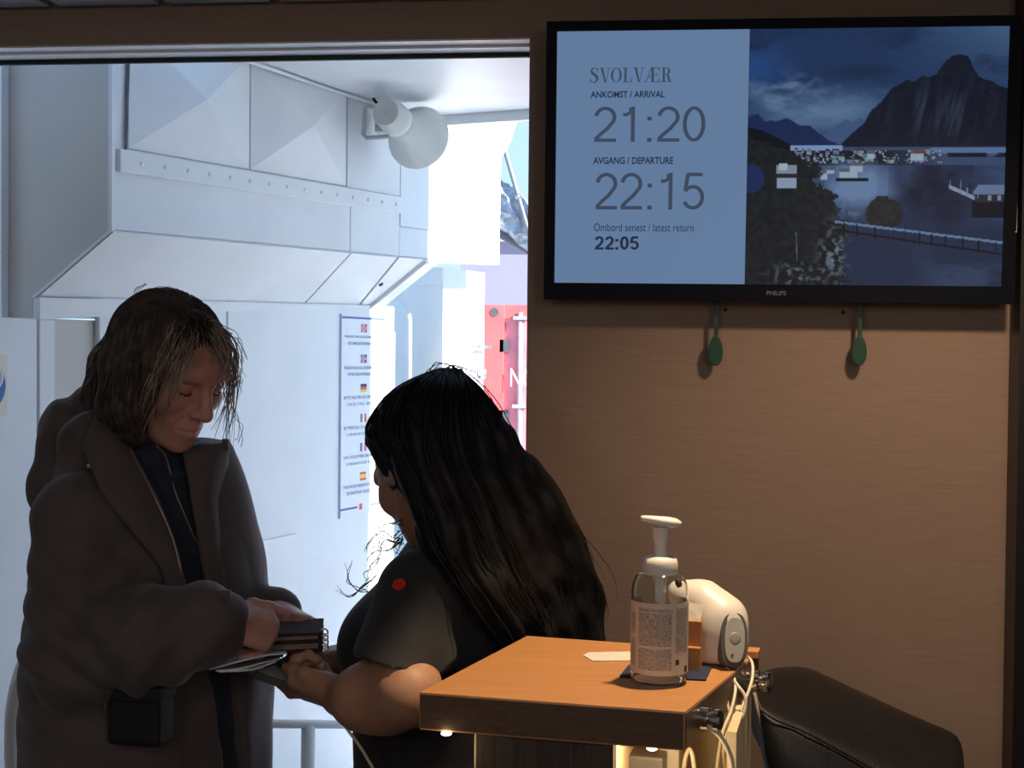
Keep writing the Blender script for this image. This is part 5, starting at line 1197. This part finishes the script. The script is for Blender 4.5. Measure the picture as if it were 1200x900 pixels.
# collar gap first, then sleeves and hood over it
Wz = np.array([0.6, 0.9, 1.1, 1.2, 1.30, 1.40, 1.48]); Wc = np.array([0.022, 0.022, -0.002, -0.03, -0.062, -0.068, -0.06]); Ww = np.array([0.026, 0.028, 0.030, 0.036, 0.052, 0.066, 0.075])
def gap(X, Y, Z):
    p = (X-MO[0])*mf[0]+(Y-MO[1])*mf[1]; q_ = (X-MO[0])*ml[0]+(Y-MO[1])*ml[1]; z = Z.ravel()
    c = np.interp(z, Wz, Wc)[None, None, :]; w = np.interp(z, Wz, Ww)[None, None, :]
    return np.maximum(np.abs(q_-c)-w, 0.03-p)+0*Z
fd.put((-1, 1.9, 0.5), (-0.2, 2.8, 1.6), gap, 0.008, 'sub')
fd.ell(NBm+ZZ*0.03+mf*0.02, (0.085, 0.085, 0.10), None, 0.02, 'sub')
fd.chain(ARM_R[:4]+[P(250, 730, 2.105)], [0.074, 0.062, 0.066, 0.055, 0.046], 0.045)
fd.chain(ARM_L[:3]+[P(322, 719, 2.375)], [0.062, 0.057, 0.052, 0.041], 0.03)
for c, r_ in ((P(112, 478, 2.40), 0.040), (P(92, 502, 2.37), 0.052), (P(78, 532, 2.36), 0.054), (P(70, 572, 2.33), 0.055), (P(108, 525, 2.28), 0.046), (P(150, 505, 2.45), 0.045), (P(100, 566, 2.27), 0.042), (P(118, 500, 2.30), 0.035)):
    fd.ell(c, (r_, r_, r_*0.95), None, 0.03)
v, q = fd.mesh(2); n_ = vnormals(v, q)
el = ARM_R[1]; de = np.linalg.norm(v-el, axis=1); ax = unit(ARM_R[2]-ARM_R[0]); wrp = waves(v, 14, 21, 5)
fold = 0.008*np.exp(-(de/0.16)**2)*np.sin((v-el)@unit(V(0.55, 0, 0.83))*95+2.2*wrp)
hd_ = np.linalg.norm(v-P(85, 515, 2.34), axis=1); fold += 0.014*np.exp(-(hd_/0.11)**2)*waves(v, 42, 22, 5)
fold += 0.0060*waves(v, 16, 23, 6, (1, 1, 0.45))+0.0030*waves(v, 42, 24, 6, (1, 1, 0.6))+0.0040*(np.abs(waves(v, 22, 25, 5, (1, 1, 0.7)))-0.4)
fo = P(190, 740, 2.11); dd = np.linalg.norm(v-fo, axis=1); fold += 0.0075*np.exp(-(dd/0.11)**2)*np.sin((v-fo)@unit(V(0.80, 0.1, -0.55))*110+2*wrp)
v = v+n_*fold[:, None]
jac = quad_mesh('jacket', [(v, q)], M_JACK, man); JB = bvh_of(v, q)
jac['label'] = 'dark brown hooded jacket worn open'
# fleece inside
fd = Field((-0.99, 1.95, 0.58), (-0.25, 2.78, 1.60), 0.006)
fd.tower([(z, a, b, c-0.022, d-0.020) for z, a, b, c, d in JT[:-2]]+[(1.41, 0.02, 0, 0.10, 0.09)], MO, mf, ml, 0.02)
fd.cap(NBm-ZZ*0.07, MC+MR@V(-0.022, 0, -0.085), 0.088, 0.074, 0.03)
v, q = fd.mesh(2); n_ = vnormals(v, q); v = v+n_*(0.003*waves(v, 30, 31, 5))[:, None]
fle = quad_mesh('fleece', [(v, q)], M_FLEE, man); FB = bvh_of(v, q); fle['label'] = 'navy zipped fleece under the jacket'
def stripe(tree, pts, r, name, m, par, lift=0.003):
    L_ = surf_line(tree, pts, lift)
    if len(L_) > 2:
        mb = MB(); mb.tube(spline(L_, 4), r, 6); mb.build(name, m, par, smooth=True)
stripe(FB, [(183, 522), (193, 533), (199, 551), (205, 575), (215, 600), (228, 630), (242, 652), (250, 672), (253, 690)], 0.0018, 'fleece_zip', M_ZIP, fle)
mb = MB(); mb.tube(spline([P(142, 500, 2.243), P(158, 538, 2.212), P(180, 580, 2.192), P(202, 630, 2.187), P(213, 675, 2.184)], 5), 0.0022, 6); mb.build('jacket_zip', M_ZIP, jac, smooth=True)
stripe(JB, [(259, 795), (262, 830), (265, 865), (267, 905)], 0.0016, 'jacket_zip', M_ZIP, jac)
sn = surf(JB, 105, 546, 0.002)
if sn is not None:
    mb = MB(); mb.lathe(sn, unit(CAM-sn), [(0.006, 0), (0.006, 0.002), (0.003, 0.003), (0, 0.003)], 14); mb.build('snap_button', M_ZIP, jac, smooth=True)
# collar pieces
sheet([[P(214, 530, 2.27), P(240, 524, 2.29), P(267, 517, 2.34)], [P(220, 560, 2.255), P(244, 558, 2.27), P(264, 556, 2.33)], [P(226, 600, 2.25), P(246, 602, 2.265), P(262, 600, 2.33)], [P(236, 650, 2.25), P(254, 660, 2.275), P(272, 660, 2.34)], [P(252, 725, 2.26), P(266, 730, 2.28), P(282, 730, 2.34)]], 0.010, 4, M_JACK, 'collar_flap', jac, 0.002, 5)
mb = MB(); mb.box(P(264.5, 521, 2.325), RIGHT, FWD, UP, 0.011, 0.012, 0.020); mb.build('collar_tab', M_JACK, jac, bevel=0.003)
sheet([[P(122, 470, 2.30), P(142, 500, 2.25), P(158, 538, 2.22), P(180, 580, 2.20), P(202, 630, 2.195), P(216, 690, 2.19)], [P(108, 495, 2.235), P(124, 530, 2.19), P(145, 566, 2.175), P(170, 606, 2.165), P(196, 650, 2.175), P(212, 705, 2.18)], [P(98, 525, 2.20), P(112, 560, 2.155), P(134, 596, 2.15), P(162, 632, 2.15), P(190, 668, 2.165), P(206, 720, 2.17)]], 0.010, 4, M_JACK, 'collar_flap', jac, 0.0025, 6)
mb = MB(); mb.tube([P(236, 733, 2.105), P(250, 731, 2.105), P(268, 728.5, 2.105)], [0.047, 0.046, 0.043], 24); mb.build('cuff', M_JACK, jac, smooth=True, auto=40)
mb = MB(); mb.box(P(262, 695, 2.09), RIGHT, FWD, UP, 0.022, 0.014, 0.010); mb.build('cuff_strap', M_JACK, jac, bevel=0.003)
mb = MB(); mb.tube([P(312, 722, 2.39), P(326, 719, 2.37)], [0.043, 0.039], 24); mb.build('cuff', M_JACK, jac, smooth=True, auto=40)

# his hair: shoulder length, brown turning grey
GM = [[(185, 358, 2.32), (145, 384, 2.34), (119, 424, 2.34), (109, 463, 2.33), (112, 490, 2.32)], [(195, 356, 2.30), (160, 378, 2.25), (134, 428, 2.225), (126, 473, 2.22), (130, 505, 2.24)],
      [(204, 356, 2.285), (180, 382, 2.20), (156, 432, 2.185), (146, 478, 2.185), (150, 512, 2.21)], [(211, 358, 2.27), (200, 382, 2.185), (178, 425, 2.165), (163, 468, 2.17), (158, 505, 2.19)]]
GM3 = [[P(*p) for p in g] for g in GM]
fd = Field((-0.78, 2.05, 1.46), (-0.42, 2.55, 1.76), 0.003)
hg = lambda x, y, z: MC+MR@V(x, y, z)
fd.ell(hg(-0.022, 0, 0.037), (0.102, 0.083, 0.082), MR, 0.02); fd.ell(hg(-0.050, 0, -0.01), (0.070, 0.083, 0.09), MR, 0.03)
for g in GM3: fd.chain([p+V(0.004, 0.022, -0.004) for p in g[1:]], [0.030, 0.028, 0.024, 0.016], 0.025)
fd.chain([hg(-0.01, 0.075, 0.04), hg(0.01, 0.088, -0.02), hg(0.0, 0.085, -0.08)], [0.02, 0.02, 0.012], 0.02)
# leave the face free
fd.ell(hg(0.104, -0.012, -0.035), (0.068, 0.078, 0.115), MR, 0.012, 'sub')
v, q = fd.mesh(2); n_ = vnormals(v, q); loc = (v-MC)@MR; ang_ = np.arctan2(loc[:, 1], loc[:, 0]*0.6+0.3*loc[:, 2])
v = v+n_*(0.0022*np.sin(ang_*60+3*waves(v, 25, 41))+0.0015*waves(v, 60, 42))[:, None]
def hair_mat(name, c0, c1, rough):
    m = bpy.data.materials.new(name); m.use_nodes = True; n = m.node_tree; b = n.nodes['Principled BSDF']
    t = n.nodes.new('ShaderNodeTexCoord'); z = n.nodes.new('ShaderNodeTexNoise'); z.inputs['Scale'].default_value = 38; z.inputs['Detail'].default_value = 4; n.links.new(t.outputs['Object'], z.inputs['Vector'])
    cr = n.nodes.new('ShaderNodeValToRGB'); cr.color_ramp.elements[0].position = 0.4; cr.color_ramp.elements[1].position = 0.65; cr.color_ramp.elements[0].color = (*c0, 1); cr.color_ramp.elements[1].color = (*c1, 1)
    n.links.new(z.outputs['Fac'], cr.inputs[0]); n.links.new(cr.outputs[0], b.inputs['Base Color']); b.inputs['Roughness'].default_value = rough; b.inputs['Specular IOR Level'].default_value = 0.22
    return m
M_HAIRM = hair_mat('greying_brown_hair', (0.045, 0.032, 0.026), (0.11, 0.085, 0.07), 0.5); M_HAIRG = hair_mat('grey_blond_strands', (0.22, 0.175, 0.145), (0.46, 0.39, 0.33), 0.45)
hm = quad_mesh('hair', [(v, q)], M_HAIRM, man); hm['label'] = 'shoulder-length brown hair turning grey'
rng = np.random.default_rng(3)
pa, ra_ = hair_locks(GM3, 360, rng, 18, 0.0018, 0.006, 0.006, 0.0, 0.022, (0.75, 1.08)); locks('hair_locks', pa, ra_, M_HAIRM, hm, 5)['kind'] = 'stuff'
GF = [[(211, 359, 2.27), (203, 385, 2.18), (186, 428, 2.155), (172, 468, 2.155), (166, 500, 2.17)], [(216, 360, 2.265), (216, 385, 2.175), (200, 425, 2.145), (188, 465, 2.14), (176, 500, 2.15)], [(219, 361, 2.26), (228, 384, 2.175), (222, 415, 2.135), (206, 450, 2.125), (196, 480, 2.13)]]
pa, ra_ = hair_locks([[P(*p) for p in g] for g in GF], 48, rng, 18, 0.0010, 0.010, 0.007, 0.0, 0.004, (0.5, 1.1)); locks('fringe_strands', pa, ra_, M_HAIRG, hm, 5)['kind'] = 'stuff'
GR = [[(216, 360, 2.27), (240, 378, 2.20), (258, 405, 2.19), (264, 440, 2.19), (258, 490, 2.20)], [(220, 360, 2.28), (248, 378, 2.24), (268, 408, 2.24), (272, 445, 2.25), (266, 505, 2.27)], [(222, 361, 2.30), (252, 380, 2.31), (274, 410, 2.32), (277, 450, 2.33), (262, 512, 2.35)]]
pa, ra_ = hair_locks([[P(*p) for p in g] for g in GR], 90, rng, 18, 0.0012, 0.008, 0.009, 0.0, 0.01, (0.4, 1.08)); locks('front_strands', pa, ra_, M_HAIRG, hm, 5)['kind'] = 'stuff'
GT = [[P(218, 358, 2.27), P(230, 366, 2.22), P(243, 376, 2.19), P(252, 388, 2.185)], [P(205, 355, 2.28), P(216, 366, 2.21), P(226, 380, 2.17), P(230, 396, 2.15)], [P(190, 355, 2.30), P(196, 366, 2.22), P(200, 384, 2.175), P(198, 405, 2.155)]]
pa, ra_ = hair_locks(GT, 120, rng, 14, 0.0019, 0.004, 0.003, 0.0, 0.008, (0.7, 1.05)); locks('crown_strands', pa, ra_, M_HAIRM, hm, 5)['kind'] = 'stuff'
FR_ = [[(180, 372, 2.3), (165, 358, 2.3), (160, 345, 2.3), (172, 335, 2.3)], [(190, 362, 2.3), (180, 350, 2.3), (185, 338, 2.3), (200, 336, 2.3)], [(262, 400, 2.24), (275, 396, 2.24), (286, 408, 2.24), (288, 424, 2.24)], [(266, 420, 2.24), (278, 432, 2.24), (282, 445, 2.24), (276, 452, 2.24)], [(268, 470, 2.25), (276, 490, 2.25), (284, 505, 2.25), (280, 520, 2.25)], [(140, 400, 2.33), (126, 402, 2.33), (112, 415, 2.33), (106, 430, 2.33)]]
pa = []; ra_ = []
for g in FR_:
    for k in range(3):
        p = np.array(spline([P(x+rng.normal()*3, y+rng.normal()*3, d) for x, y, d in g], 5)); pa.append(p); ra_.append(np.full(len(p), 0.0006))
locks('flyaway_strands', pa, ra_, M_HAIRG, hm, 4)['kind'] = 'stuff'

# camera case at his hip
cc = surf(JB, 165, 838, 0.02)
case = empty('camera_case', cc-ZZ*0.045, "small black camera case hanging at the jacketed person's hip", 'case')
fu = unit(V(0.9, -0.2, 0)); fv = V(-fu[1], fu[0], 0)
mb = MB(); mb.box(cc, fu, fv, ZZ, 0.088, 0.055, 0.085); mb.build('case_body', mat('black_nylon', (0.010, 0.011, 0.014), 0.7, bump=0.3, bscale=900), case, bevel=0.012, segs=3, smooth=True)
mb = MB(); mb.box(cc+ZZ*0.038, fu, fv, ZZ, 0.093, 0.060, 0.026); mb.build('case_flap', mat('black_nylon', (0.01, 0.011, 0.014)), case, bevel=0.008, segs=3, smooth=True)
mb = MB(); a = cc-fu*0.047+ZZ*0.03-fv*0.02; mb.tube([a, a+ZZ*0.006-fu*0.003, a-ZZ*0.018-fu*0.002], 0.003, 8); mb.build('zip_pull', mat('copper_pull', (0.35, 0.17, 0.11), 0.4, 0.5), case, smooth=True)
mb = MB(); mb.tube(spline([cc-fu*0.02+ZZ*0.05+fv*0.02, cc-fu*0.03+ZZ*0.12+fv*0.05, cc-fu*0.04+ZZ*0.2+fv*0.09], 5), 0.006, 8, flat=0.4); mb.build('strap', mat('black_nylon', (0.01, 0.011, 0.014)), case, smooth=True)

# organiser and papers
bu = unit(V(0.985, 0.12, 0.03)); bw = unit(np.cross(ZZ, bu)); bn_ = np.cross(bu, bw); bcn = P(333, 746, 2.235)
org_ = empty('organiser', bcn-bn_*0.02, 'brown leather organiser held by the person in the jacket', 'organiser')
M_LEA = mat('brown_leather', (0.060, 0.030, 0.024), 0.85, spec=0.15, var=0.2, scale=60, bump=0.2, bscale=500)
for k_, (dz, th) in enumerate(((0.014, 0.005), (0.002, 0.006), (-0.013, 0.006))):
    mb = MB(); mb.box(bcn+bn_*dz+bu*0.002*k_, bu, bw, bn_, 0.128-0.004*k_, 0.12, th); mb.build('leather_cover', M_LEA, org_, bevel=0.002)
for dz, th in ((0.0082, 0.006), (-0.0055, 0.0085)):
    mb = MB(); mb.box(bcn+bn_*dz-bu*0.003, bu, bw, bn_, 0.118, 0.112, th); mb.build('page_block', mat('dim_paper_edge', (0.22, 0.19, 0.17), 0.7, stretch=(1, 1, 60), var=0.3), org_)
for i in range(4):
    c = bcn+bu*0.066-bw*0.045+bn_*(0.013-0.008*i); mb = MB(); mb.tube([c+0.006*(bu*math.cos(a)+bn_*math.sin(a)) for a in np.linspace(0, 2*math.pi, 13)], 0.0016, 6); mb.build('ring', M_CHROME, org_, smooth=True)
paper = empty('paper_bundle', P(295, 775, 2.2), 'curled white travel papers held under the brown organiser', 'papers')
for k_ in range(4):
    o_ = 5.0*k_-2; dx = 4*k_
    rowsP = [[P(245+dx, 785+o_*0.2-7*t_, 2.10+0.10*t_), P(280+dx, 777+o_*0.7-12*t_, 2.115+0.10*t_), P(308, 771+o_*0.8-11*t_, 2.13+0.10*t_), P(336-dx, 767+o_*0.6-10*t_, 2.15+0.10*t_)] for t_ in (0, 0.5, 1.0)]
    sheet(rowsP, 0.0022, 5, M_PAPER if k_ != 1 else mat('dark_folder_card', (0.05, 0.05, 0.06), 0.6), 'sheet', paper, 0.0006, 60+k_)

# ---------------------------------------------------------------- the woman at the podium
WO = V(-0.075, 2.275, 0.0); wf = unit(V(-0.90, 0.43, 0)); wlt = V(-wf[1], wf[0], 0)
wom = empty('person', WO, 'person with long dark hair in a black short-sleeved uniform shirt, seen from behind', 'person')
y_, p_ = math.radians(54), math.radians(36)
hf2 = V(-math.cos(y_)*math.cos(p_), math.sin(y_)*math.cos(p_), -math.sin(p_)); WR = frame(hf2, V(-math.sin(y_), -math.cos(y_), 0))
WC = P(498, 547, 2.20); NBw = V(WO[0]-0.01, WO[1], 1.315)
parts = []
fd = Field(WC-V(0.2, 0.2, 0.26), WC+V(0.2, 0.2, 0.16), 0.0026)
head_field(fd, WC, WR, True, 0.95); fd.cap(WC+WR@V(-0.025, 0, -0.06), NBw-ZZ*0.03, 0.048, 0.056, 0.03)
v, q = fd.mesh(1); parts.append((v, q))
SH, HEM, ELB = P(497, 700, 2.12), P(468, 781, 2.045), P(478, 811, 2.005)
WRI = P(400, 817, 2.115)
fd = Field(P(310, 880, 1.95)-V(0.03, 0.06, 0), P(540, 660, 2.3)+V(0.02, 0.04, 0.0), 0.0026)
fd.chain([SH, P(474, 768, 2.075), ELB], [0.046, 0.045, 0.044], 0.03)
fd.chain([ELB, P(452, 820, 2.045), P(425, 818, 2.06), WRI], [0.046, 0.047, 0.043, 0.031], 0.03)
hand_field(fd, WRI, unit(V(-0.80, 0.52, 0.03)), V(0.10, -0.72, -0.68), False, [(62, 85, 50), (66, 88, 50), (70, 88, 50), (74, 88, 50)], [(0.85, 0.40, -0.1), (0.97, -0.15, -0.1), (0.93, -0.3, -0.2)], 0.93, fr=0.0094)
v, q = fd.mesh(1); parts.append((v, q))
WRR = P(398, 772, 2.29)
fd = Field(P(310, 830, 2.2)-V(0, 0.12, 0), P(520, 730, 2.5)+V(0, 0.05, 0), 0.0028)
fd.chain([P(500, 800, 2.44), P(440, 780, 2.38), WRR], [0.044, 0.040, 0.028], 0.03)
hand_field(fd, WRR, unit(V(-0.92, -0.28, 0.0)), V(-0.15, 0.15, 0.97), True, [(55, 70, 40), (60, 72, 40), (62, 74, 40), (62, 74, 40)], [(0.8, 0.45, -0.4), (0.95, -0.05, -0.4), (0.85, -0.5, -0.3)], 0.92)
v, q = fd.mesh(1); parts.append((v, q))
fd = Field((-0.5, 1.85, 0.05), (0.35, 2.75, 1.45), 0.012)
fd.tower([(0.7, 0, 0, 0.12, 0.10), (1.1, 0.01, 0, 0.12, 0.09), (1.22, 0.01, 0, 0.11, 0.08), (1.29, 0.0, 0, 0.07, 0.06)], WO, wf, wlt, 0.02); fd.cap(NBw-ZZ*0.06, NBw, 0.05, 0.05, 0.02)
for s_ in (-1, 1): fd.chain([WO+wlt*s_*0.08+ZZ*0.78, WO+wlt*s_*0.08+ZZ*0.42, WO+wlt*s_*0.09+ZZ*0.1], [0.065, 0.045, 0.035], 0.03)
fd.chain([V(0.0, 2.42, 1.23), P(545, 790, 2.5), P(500, 800, 2.44)], [0.04, 0.04, 0.036], 0.02); fd.cap(V(WO[0], WO[1], 1.24), SH, 0.05, 0.05, 0.02)
v, q = fd.mesh(1); parts.append((v, q))
quad_mesh('body', parts, M_SKIN2, wom)
lower_body(wom, WO, wf, wlt, 0.80, 0.16, M_TROU)
# shirt
fd = Field((-0.46, 1.92, 0.70), (0.22, 2.62, 1.40), 0.0052)
fd.tower([(0.72, 0, 0, 0.185, 0.175), (0.9, 0, 0, 0.180, 0.178), (1.0, 0.005, 0, 0.175, 0.176), (1.1, 0.0, 0, 0.172, 0.168), (1.17, 0.0, 0, 0.175, 0.158), (1.23, 0.0, 0, 0.165, 0.130), (1.29, 0.0, 0, 0.12, 0.10), (1.345, -0.01, 0, 0.075, 0.075)], WO, wf, wlt, 0.02)
for s_ in (-1, 1): fd.ell(WO+wf*0.098+wlt*s_*0.075+ZZ*1.13, (0.088, 0.088, 0.085), None, 0.06)
fd.cap(SH, HEM+(HEM-SH)*0.35, 0.074, 0.070, 0.05)
fs_ = V(0.0, 2.42, 1.235); fd.cap(fs_, P(545, 770, 2.5), 0.068, 0.060, 0.04)
hn = unit(V(-0.23, -0.15, -0.96))
fd.put(HEM-0.15, HEM+0.15, lambda X, Y, Z: np.maximum(-((X-HEM[0])*hn[0]+(Y-HEM[1])*hn[1]+(Z-HEM[2])*hn[2]), np.sqrt((X-HEM[0])**2+(Y-HEM[1])**2+(Z-HEM[2])**2)-0.125), 0.002, 'sub')
v, q = fd.mesh(2); n_ = vnormals(v, q); fold = 0.0035*waves(v, 17, 51, 6, (1, 1, 0.5))+0.0013*waves(v, 50, 52, 6)
ap = P(520, 770, 2.1); da = np.linalg.norm(v-ap, axis=1); fold += 0.005*np.exp(-(da/0.09)**2)*np.sin((v-ap)@unit(V(0.7, 0, 0.7))*80+2*waves(v, 14, 53)); v = v+n_*fold[:, None]
shirt = quad_mesh('shirt', [(v, q)], M_SHIRT, wom); SB = bvh_of(v, q); shirt['label'] = 'black short-sleeved uniform shirt'
bp_ = surf(SB, 468, 685.5, 0.001)
if bp_ is not None:
    loc, nor, i_, d_ = SB.find_nearest(Vector(bp_)); nn = unit(np.array(nor)); uu = unit(np.cross(ZZ, nn)); vv = np.cross(nn, uu)
    k = 2.05/FPX; mb = MB(); mb.prism([bp_+uu*8.5*k*math.cos(t)+vv*7.5*k*math.sin(t)+nn*0.0002 for t in np.linspace(0, 2*math.pi, 28, endpoint=False)], nn*0.0022); bdg = mb.build('badge', mat('red_badge', (0.75, 0.045, 0.03), 0.4, var=0.03), shirt); bdg['label'] = 'round red badge on the sleeve'
    mb = MB()
    mb.tube([bp_+nn*0.0026+uu*x*k+vv*y*k for x, y in ((-3.5, -3), (-2.5, 3), (0, -1.5), (2.5, 3), (3.5, -3))], 0.0007, 5); mb.build('badge_mark', mat('dark_red_mark', (0.25, 0.05, 0.03), 0.5, var=0), bdg)
mb = MB()

# her hair: long, dark, wavy
GW = [[(507, 436, 2.24), (458, 462, 2.21), (433, 500, 2.20), (436, 519, 2.17), (474, 546, 2.125), (494, 598, 2.11), (500, 640, 2.09), (530, 668, 2.055), (545, 700, 2.05)],
      [(513, 434, 2.22), (476, 455, 2.14), (452, 498, 2.105), (476, 542, 2.085), (500, 590, 2.075), (516, 640, 2.055), (552, 690, 2.05), (580, 735, 2.07), (592, 775, 2.09)],
      [(520, 433, 2.20), (505, 458, 2.115), (498, 515, 2.080), (515, 570, 2.065), (542, 625, 2.055), (572, 680, 2.06), (598, 725, 2.08), (612, 765, 2.10), (618, 800, 2.11)],
      [(527, 433, 2.20), (540, 462, 2.115), (548, 515, 2.09), (566, 575, 2.075), (592, 630, 2.075), (620, 685, 2.09), (638, 735, 2.105), (648, 775, 2.12), (652, 810, 2.12)],
      [(533, 434, 2.21), (562, 464, 2.15), (585, 515, 2.13), (603, 570, 2.12), (628, 615, 2.12), (655, 665, 2.13), (672, 715, 2.14), (682, 765, 2.145), (686, 810, 2.15)],
      [(537, 435, 2.23), (567, 466, 2.22), (594, 515, 2.21), (612, 555, 2.20), (640, 595, 2.19), (668, 635, 2.19), (685, 680, 2.185), (692, 735, 2.18), (696, 785, 2.18)]]
GW3 = [[P(*p) for p in g] for g in GW]
fd = Field((-0.30, 1.98, 1.05), (0.20, 2.42, 1.66), 0.0035)
hw_ = lambda x, y, z: WC+WR@V(x, y, z)
fd.ell(hw_(-0.020, 0, 0.042), (0.100, 0.082, 0.084), WR, 0.02); fd.ell(hw_(-0.045, 0, -0.015), (0.078, 0.084, 0.09), WR, 0.03)
for gi, g in enumerate(GW3):
    sh_ = V(0, 0.030, 0) if gi < 5 else V(-0.025, 0.005, 0)
    rs_ = np.array([0.032, 0.034, 0.036, 0.036, 0.034, 0.030, 0.026])*(0.45 if gi == 0 else 0.8 if gi == 1 else 1.0)
    if gi == 0: sh_ = V(0.022, 0.02, -0.004)
    if gi == 1: sh_ = V(0.018, 0.03, 0)
    fd.chain([p+sh_ for p in g[2:]], list(rs_), 0.03)
    if gi in (2, 3, 4): fd.chain([p+sh_+V(0, 0.035, 0) for p in g[3:]], [0.045, 0.048, 0.045, 0.04, 0.035, 0.03], 0.03)
def face_gap(X, Y, Z):
    dx, dy, dz = X-WC[0], Y-WC[1], Z-WC[2]; lx = dx*WR[0, 0]+dy*WR[1, 0]+dz*WR[2, 0]; lz = dx*WR[0, 2]+dy*WR[1, 2]+dz*WR[2, 2]
    return np.maximum(0.028-0.35*(lz+0.02)-lx, np.maximum(lz-0.052, -0.19-lz))
fd.put(WC-0.2, WC+0.2, face_gap, 0.008, 'sub')
v, q = fd.mesh(2); n_ = vnormals(v, q); fl = v[:, 0]-0.45*(1.6-v[:, 2])
v = v+n_*(0.0035*np.sin(fl*170+2.5*waves(v, 12, 61)+0.5*np.sin(v[:, 2]*40))+0.002*waves(v, 40, 62))[:, None]
M_HAIRW = hair_mat('black_brown_hair', (0.008, 0.008, 0.010), (0.016, 0.0155, 0.018), 0.5)
hwm = quad_mesh('hair', [(v, q)], M_HAIRW, wom); hwm['label'] = 'long wavy dark hair falling down the back'
rng = np.random.default_rng(8)
pa, ra_ = hair_locks(GW3, 620, rng, 26, 0.0024, 0.006, 0.006, 0.003, 0.02, (0.75, 1.02)); locks('hair_locks', pa, ra_, M_HAIRW, hwm, 5)['kind'] = 'stuff'
pa, ra_ = hair_locks(GW3[4:], 110, rng, 30, 0.0010, 0.012, 0.014, 0.010, 0.0, (0.7, 1.04)); locks('loose_waves', pa, ra_, M_HAIRW, hwm, 4)['kind'] = 'stuff'
pa, ra_ = hair_locks([[p+V(0.01*i, 0, 0) for p in g] for i, g in enumerate(GW3[1:4])], 60, rng, 26, 0.0013, 0.008, 0.010, 0.006, -0.01, (0.9, 1.1)); locks('loose_waves', pa, ra_, M_HAIRW, hwm, 4)['kind'] = 'stuff'
WI = [[(470, 622, 2.14), (462, 628, 2.14), (445, 625, 2.14), (432, 634, 2.14), (427, 648, 2.14)], [(472, 630, 2.13), (455, 642, 2.13), (440, 643, 2.13), (432, 654, 2.13), (438, 664, 2.13)], [(470, 640, 2.13), (468, 630, 2.13), (467, 636, 2.13), (466, 645, 2.13), (470, 648, 2.13)],
      [(470, 638, 2.12), (452, 634, 2.12), (444, 648, 2.12), (441, 660, 2.12), (447, 668, 2.12)], [(445, 655, 2.12), (436, 664, 2.12), (430, 672, 2.12), (429, 682, 2.12), (433, 690, 2.12)], [(440, 675, 2.11), (425, 688, 2.11), (412, 697, 2.11), (402, 697, 2.11), (394, 690, 2.11)], [(432, 690, 2.11), (420, 690, 2.11), (410, 682, 2.11), (406, 672, 2.11), (408, 662, 2.11)], [(470, 610, 2.14), (458, 612, 2.14), (448, 616, 2.14), (444, 625, 2.14), (440, 640, 2.14)],
      [(520, 436, 2.2), (530, 428, 2.2), (545, 430, 2.2), (560, 442, 2.2), (568, 456, 2.2)], [(500, 440, 2.2), (505, 430, 2.2), (518, 427, 2.2), (535, 431, 2.2), (550, 444, 2.2)]]
pa = []; ra_ = []
for g in WI:
    for k in range(3):
        p = np.array(spline([P(x+rng.normal()*2.5, y+rng.normal()*2.5, d+rng.normal()*0.01) for x, y, d in g], 6)); pa.append(p); ra_.append(np.linspace(0.0009, 0.0004, len(p)))
locks('curly_wisps', pa, ra_, M_HAIRW, hwm, 4)['kind'] = 'stuff'

# the reader in her near hand, its cable, and the passport in the far one
du_ = unit(V(-0.86, 0.48, 0.14)); dw = unit(np.cross(ZZ, du_)); dn = np.cross(du_, dw); dc = P(338, 797, 2.175)
rd = empty('card_reader', dc, 'small grey handheld card reader in the near hand of the person with long hair', 'card reader')
mb = MB(); mb.box(dc, du_, dw, dn, 0.105, 0.052, 0.013); mb.build('case', mat('dark_grey_device', (0.10, 0.10, 0.10), 0.4), rd, bevel=0.004, segs=3)
mb = MB(); mb.box(dc+dn*0.0068+du_*0.012, du_, dw, dn, 0.07, 0.042, 0.001); mb.build('screen', mat('grey_lcd', (0.42, 0.43, 0.40), 0.3, var=0.02), rd)
mb = MB(); mb.tube(spline([P(402, 846, 2.06), P(408, 856, 2.055), P(420, 872, 2.05), P(431, 890, 2.05), P(440, 910, 2.05), P(446, 960, 2.06)], 6), 0.0024, 8); tag(mb.build('cable', M_CAB, None, smooth=True), 'thin cream cable hanging below the near forearm in front of the black shirt', 'cable')
pc = P(338, 776, 2.27); mb = MB(); mb.box(pc, unit(V(0.9, -0.3, 0.1)), unit(V(0.3, 0.9, 0)), unit(V(-0.1, 0, 0.99)), 0.05, 0.08, 0.006)
tag(mb.build('passport', mat('dark_passport_cover', (0.04, 0.025, 0.03), 0.5), None, bevel=0.001), 'dark passport pinched between the two people', 'passport')
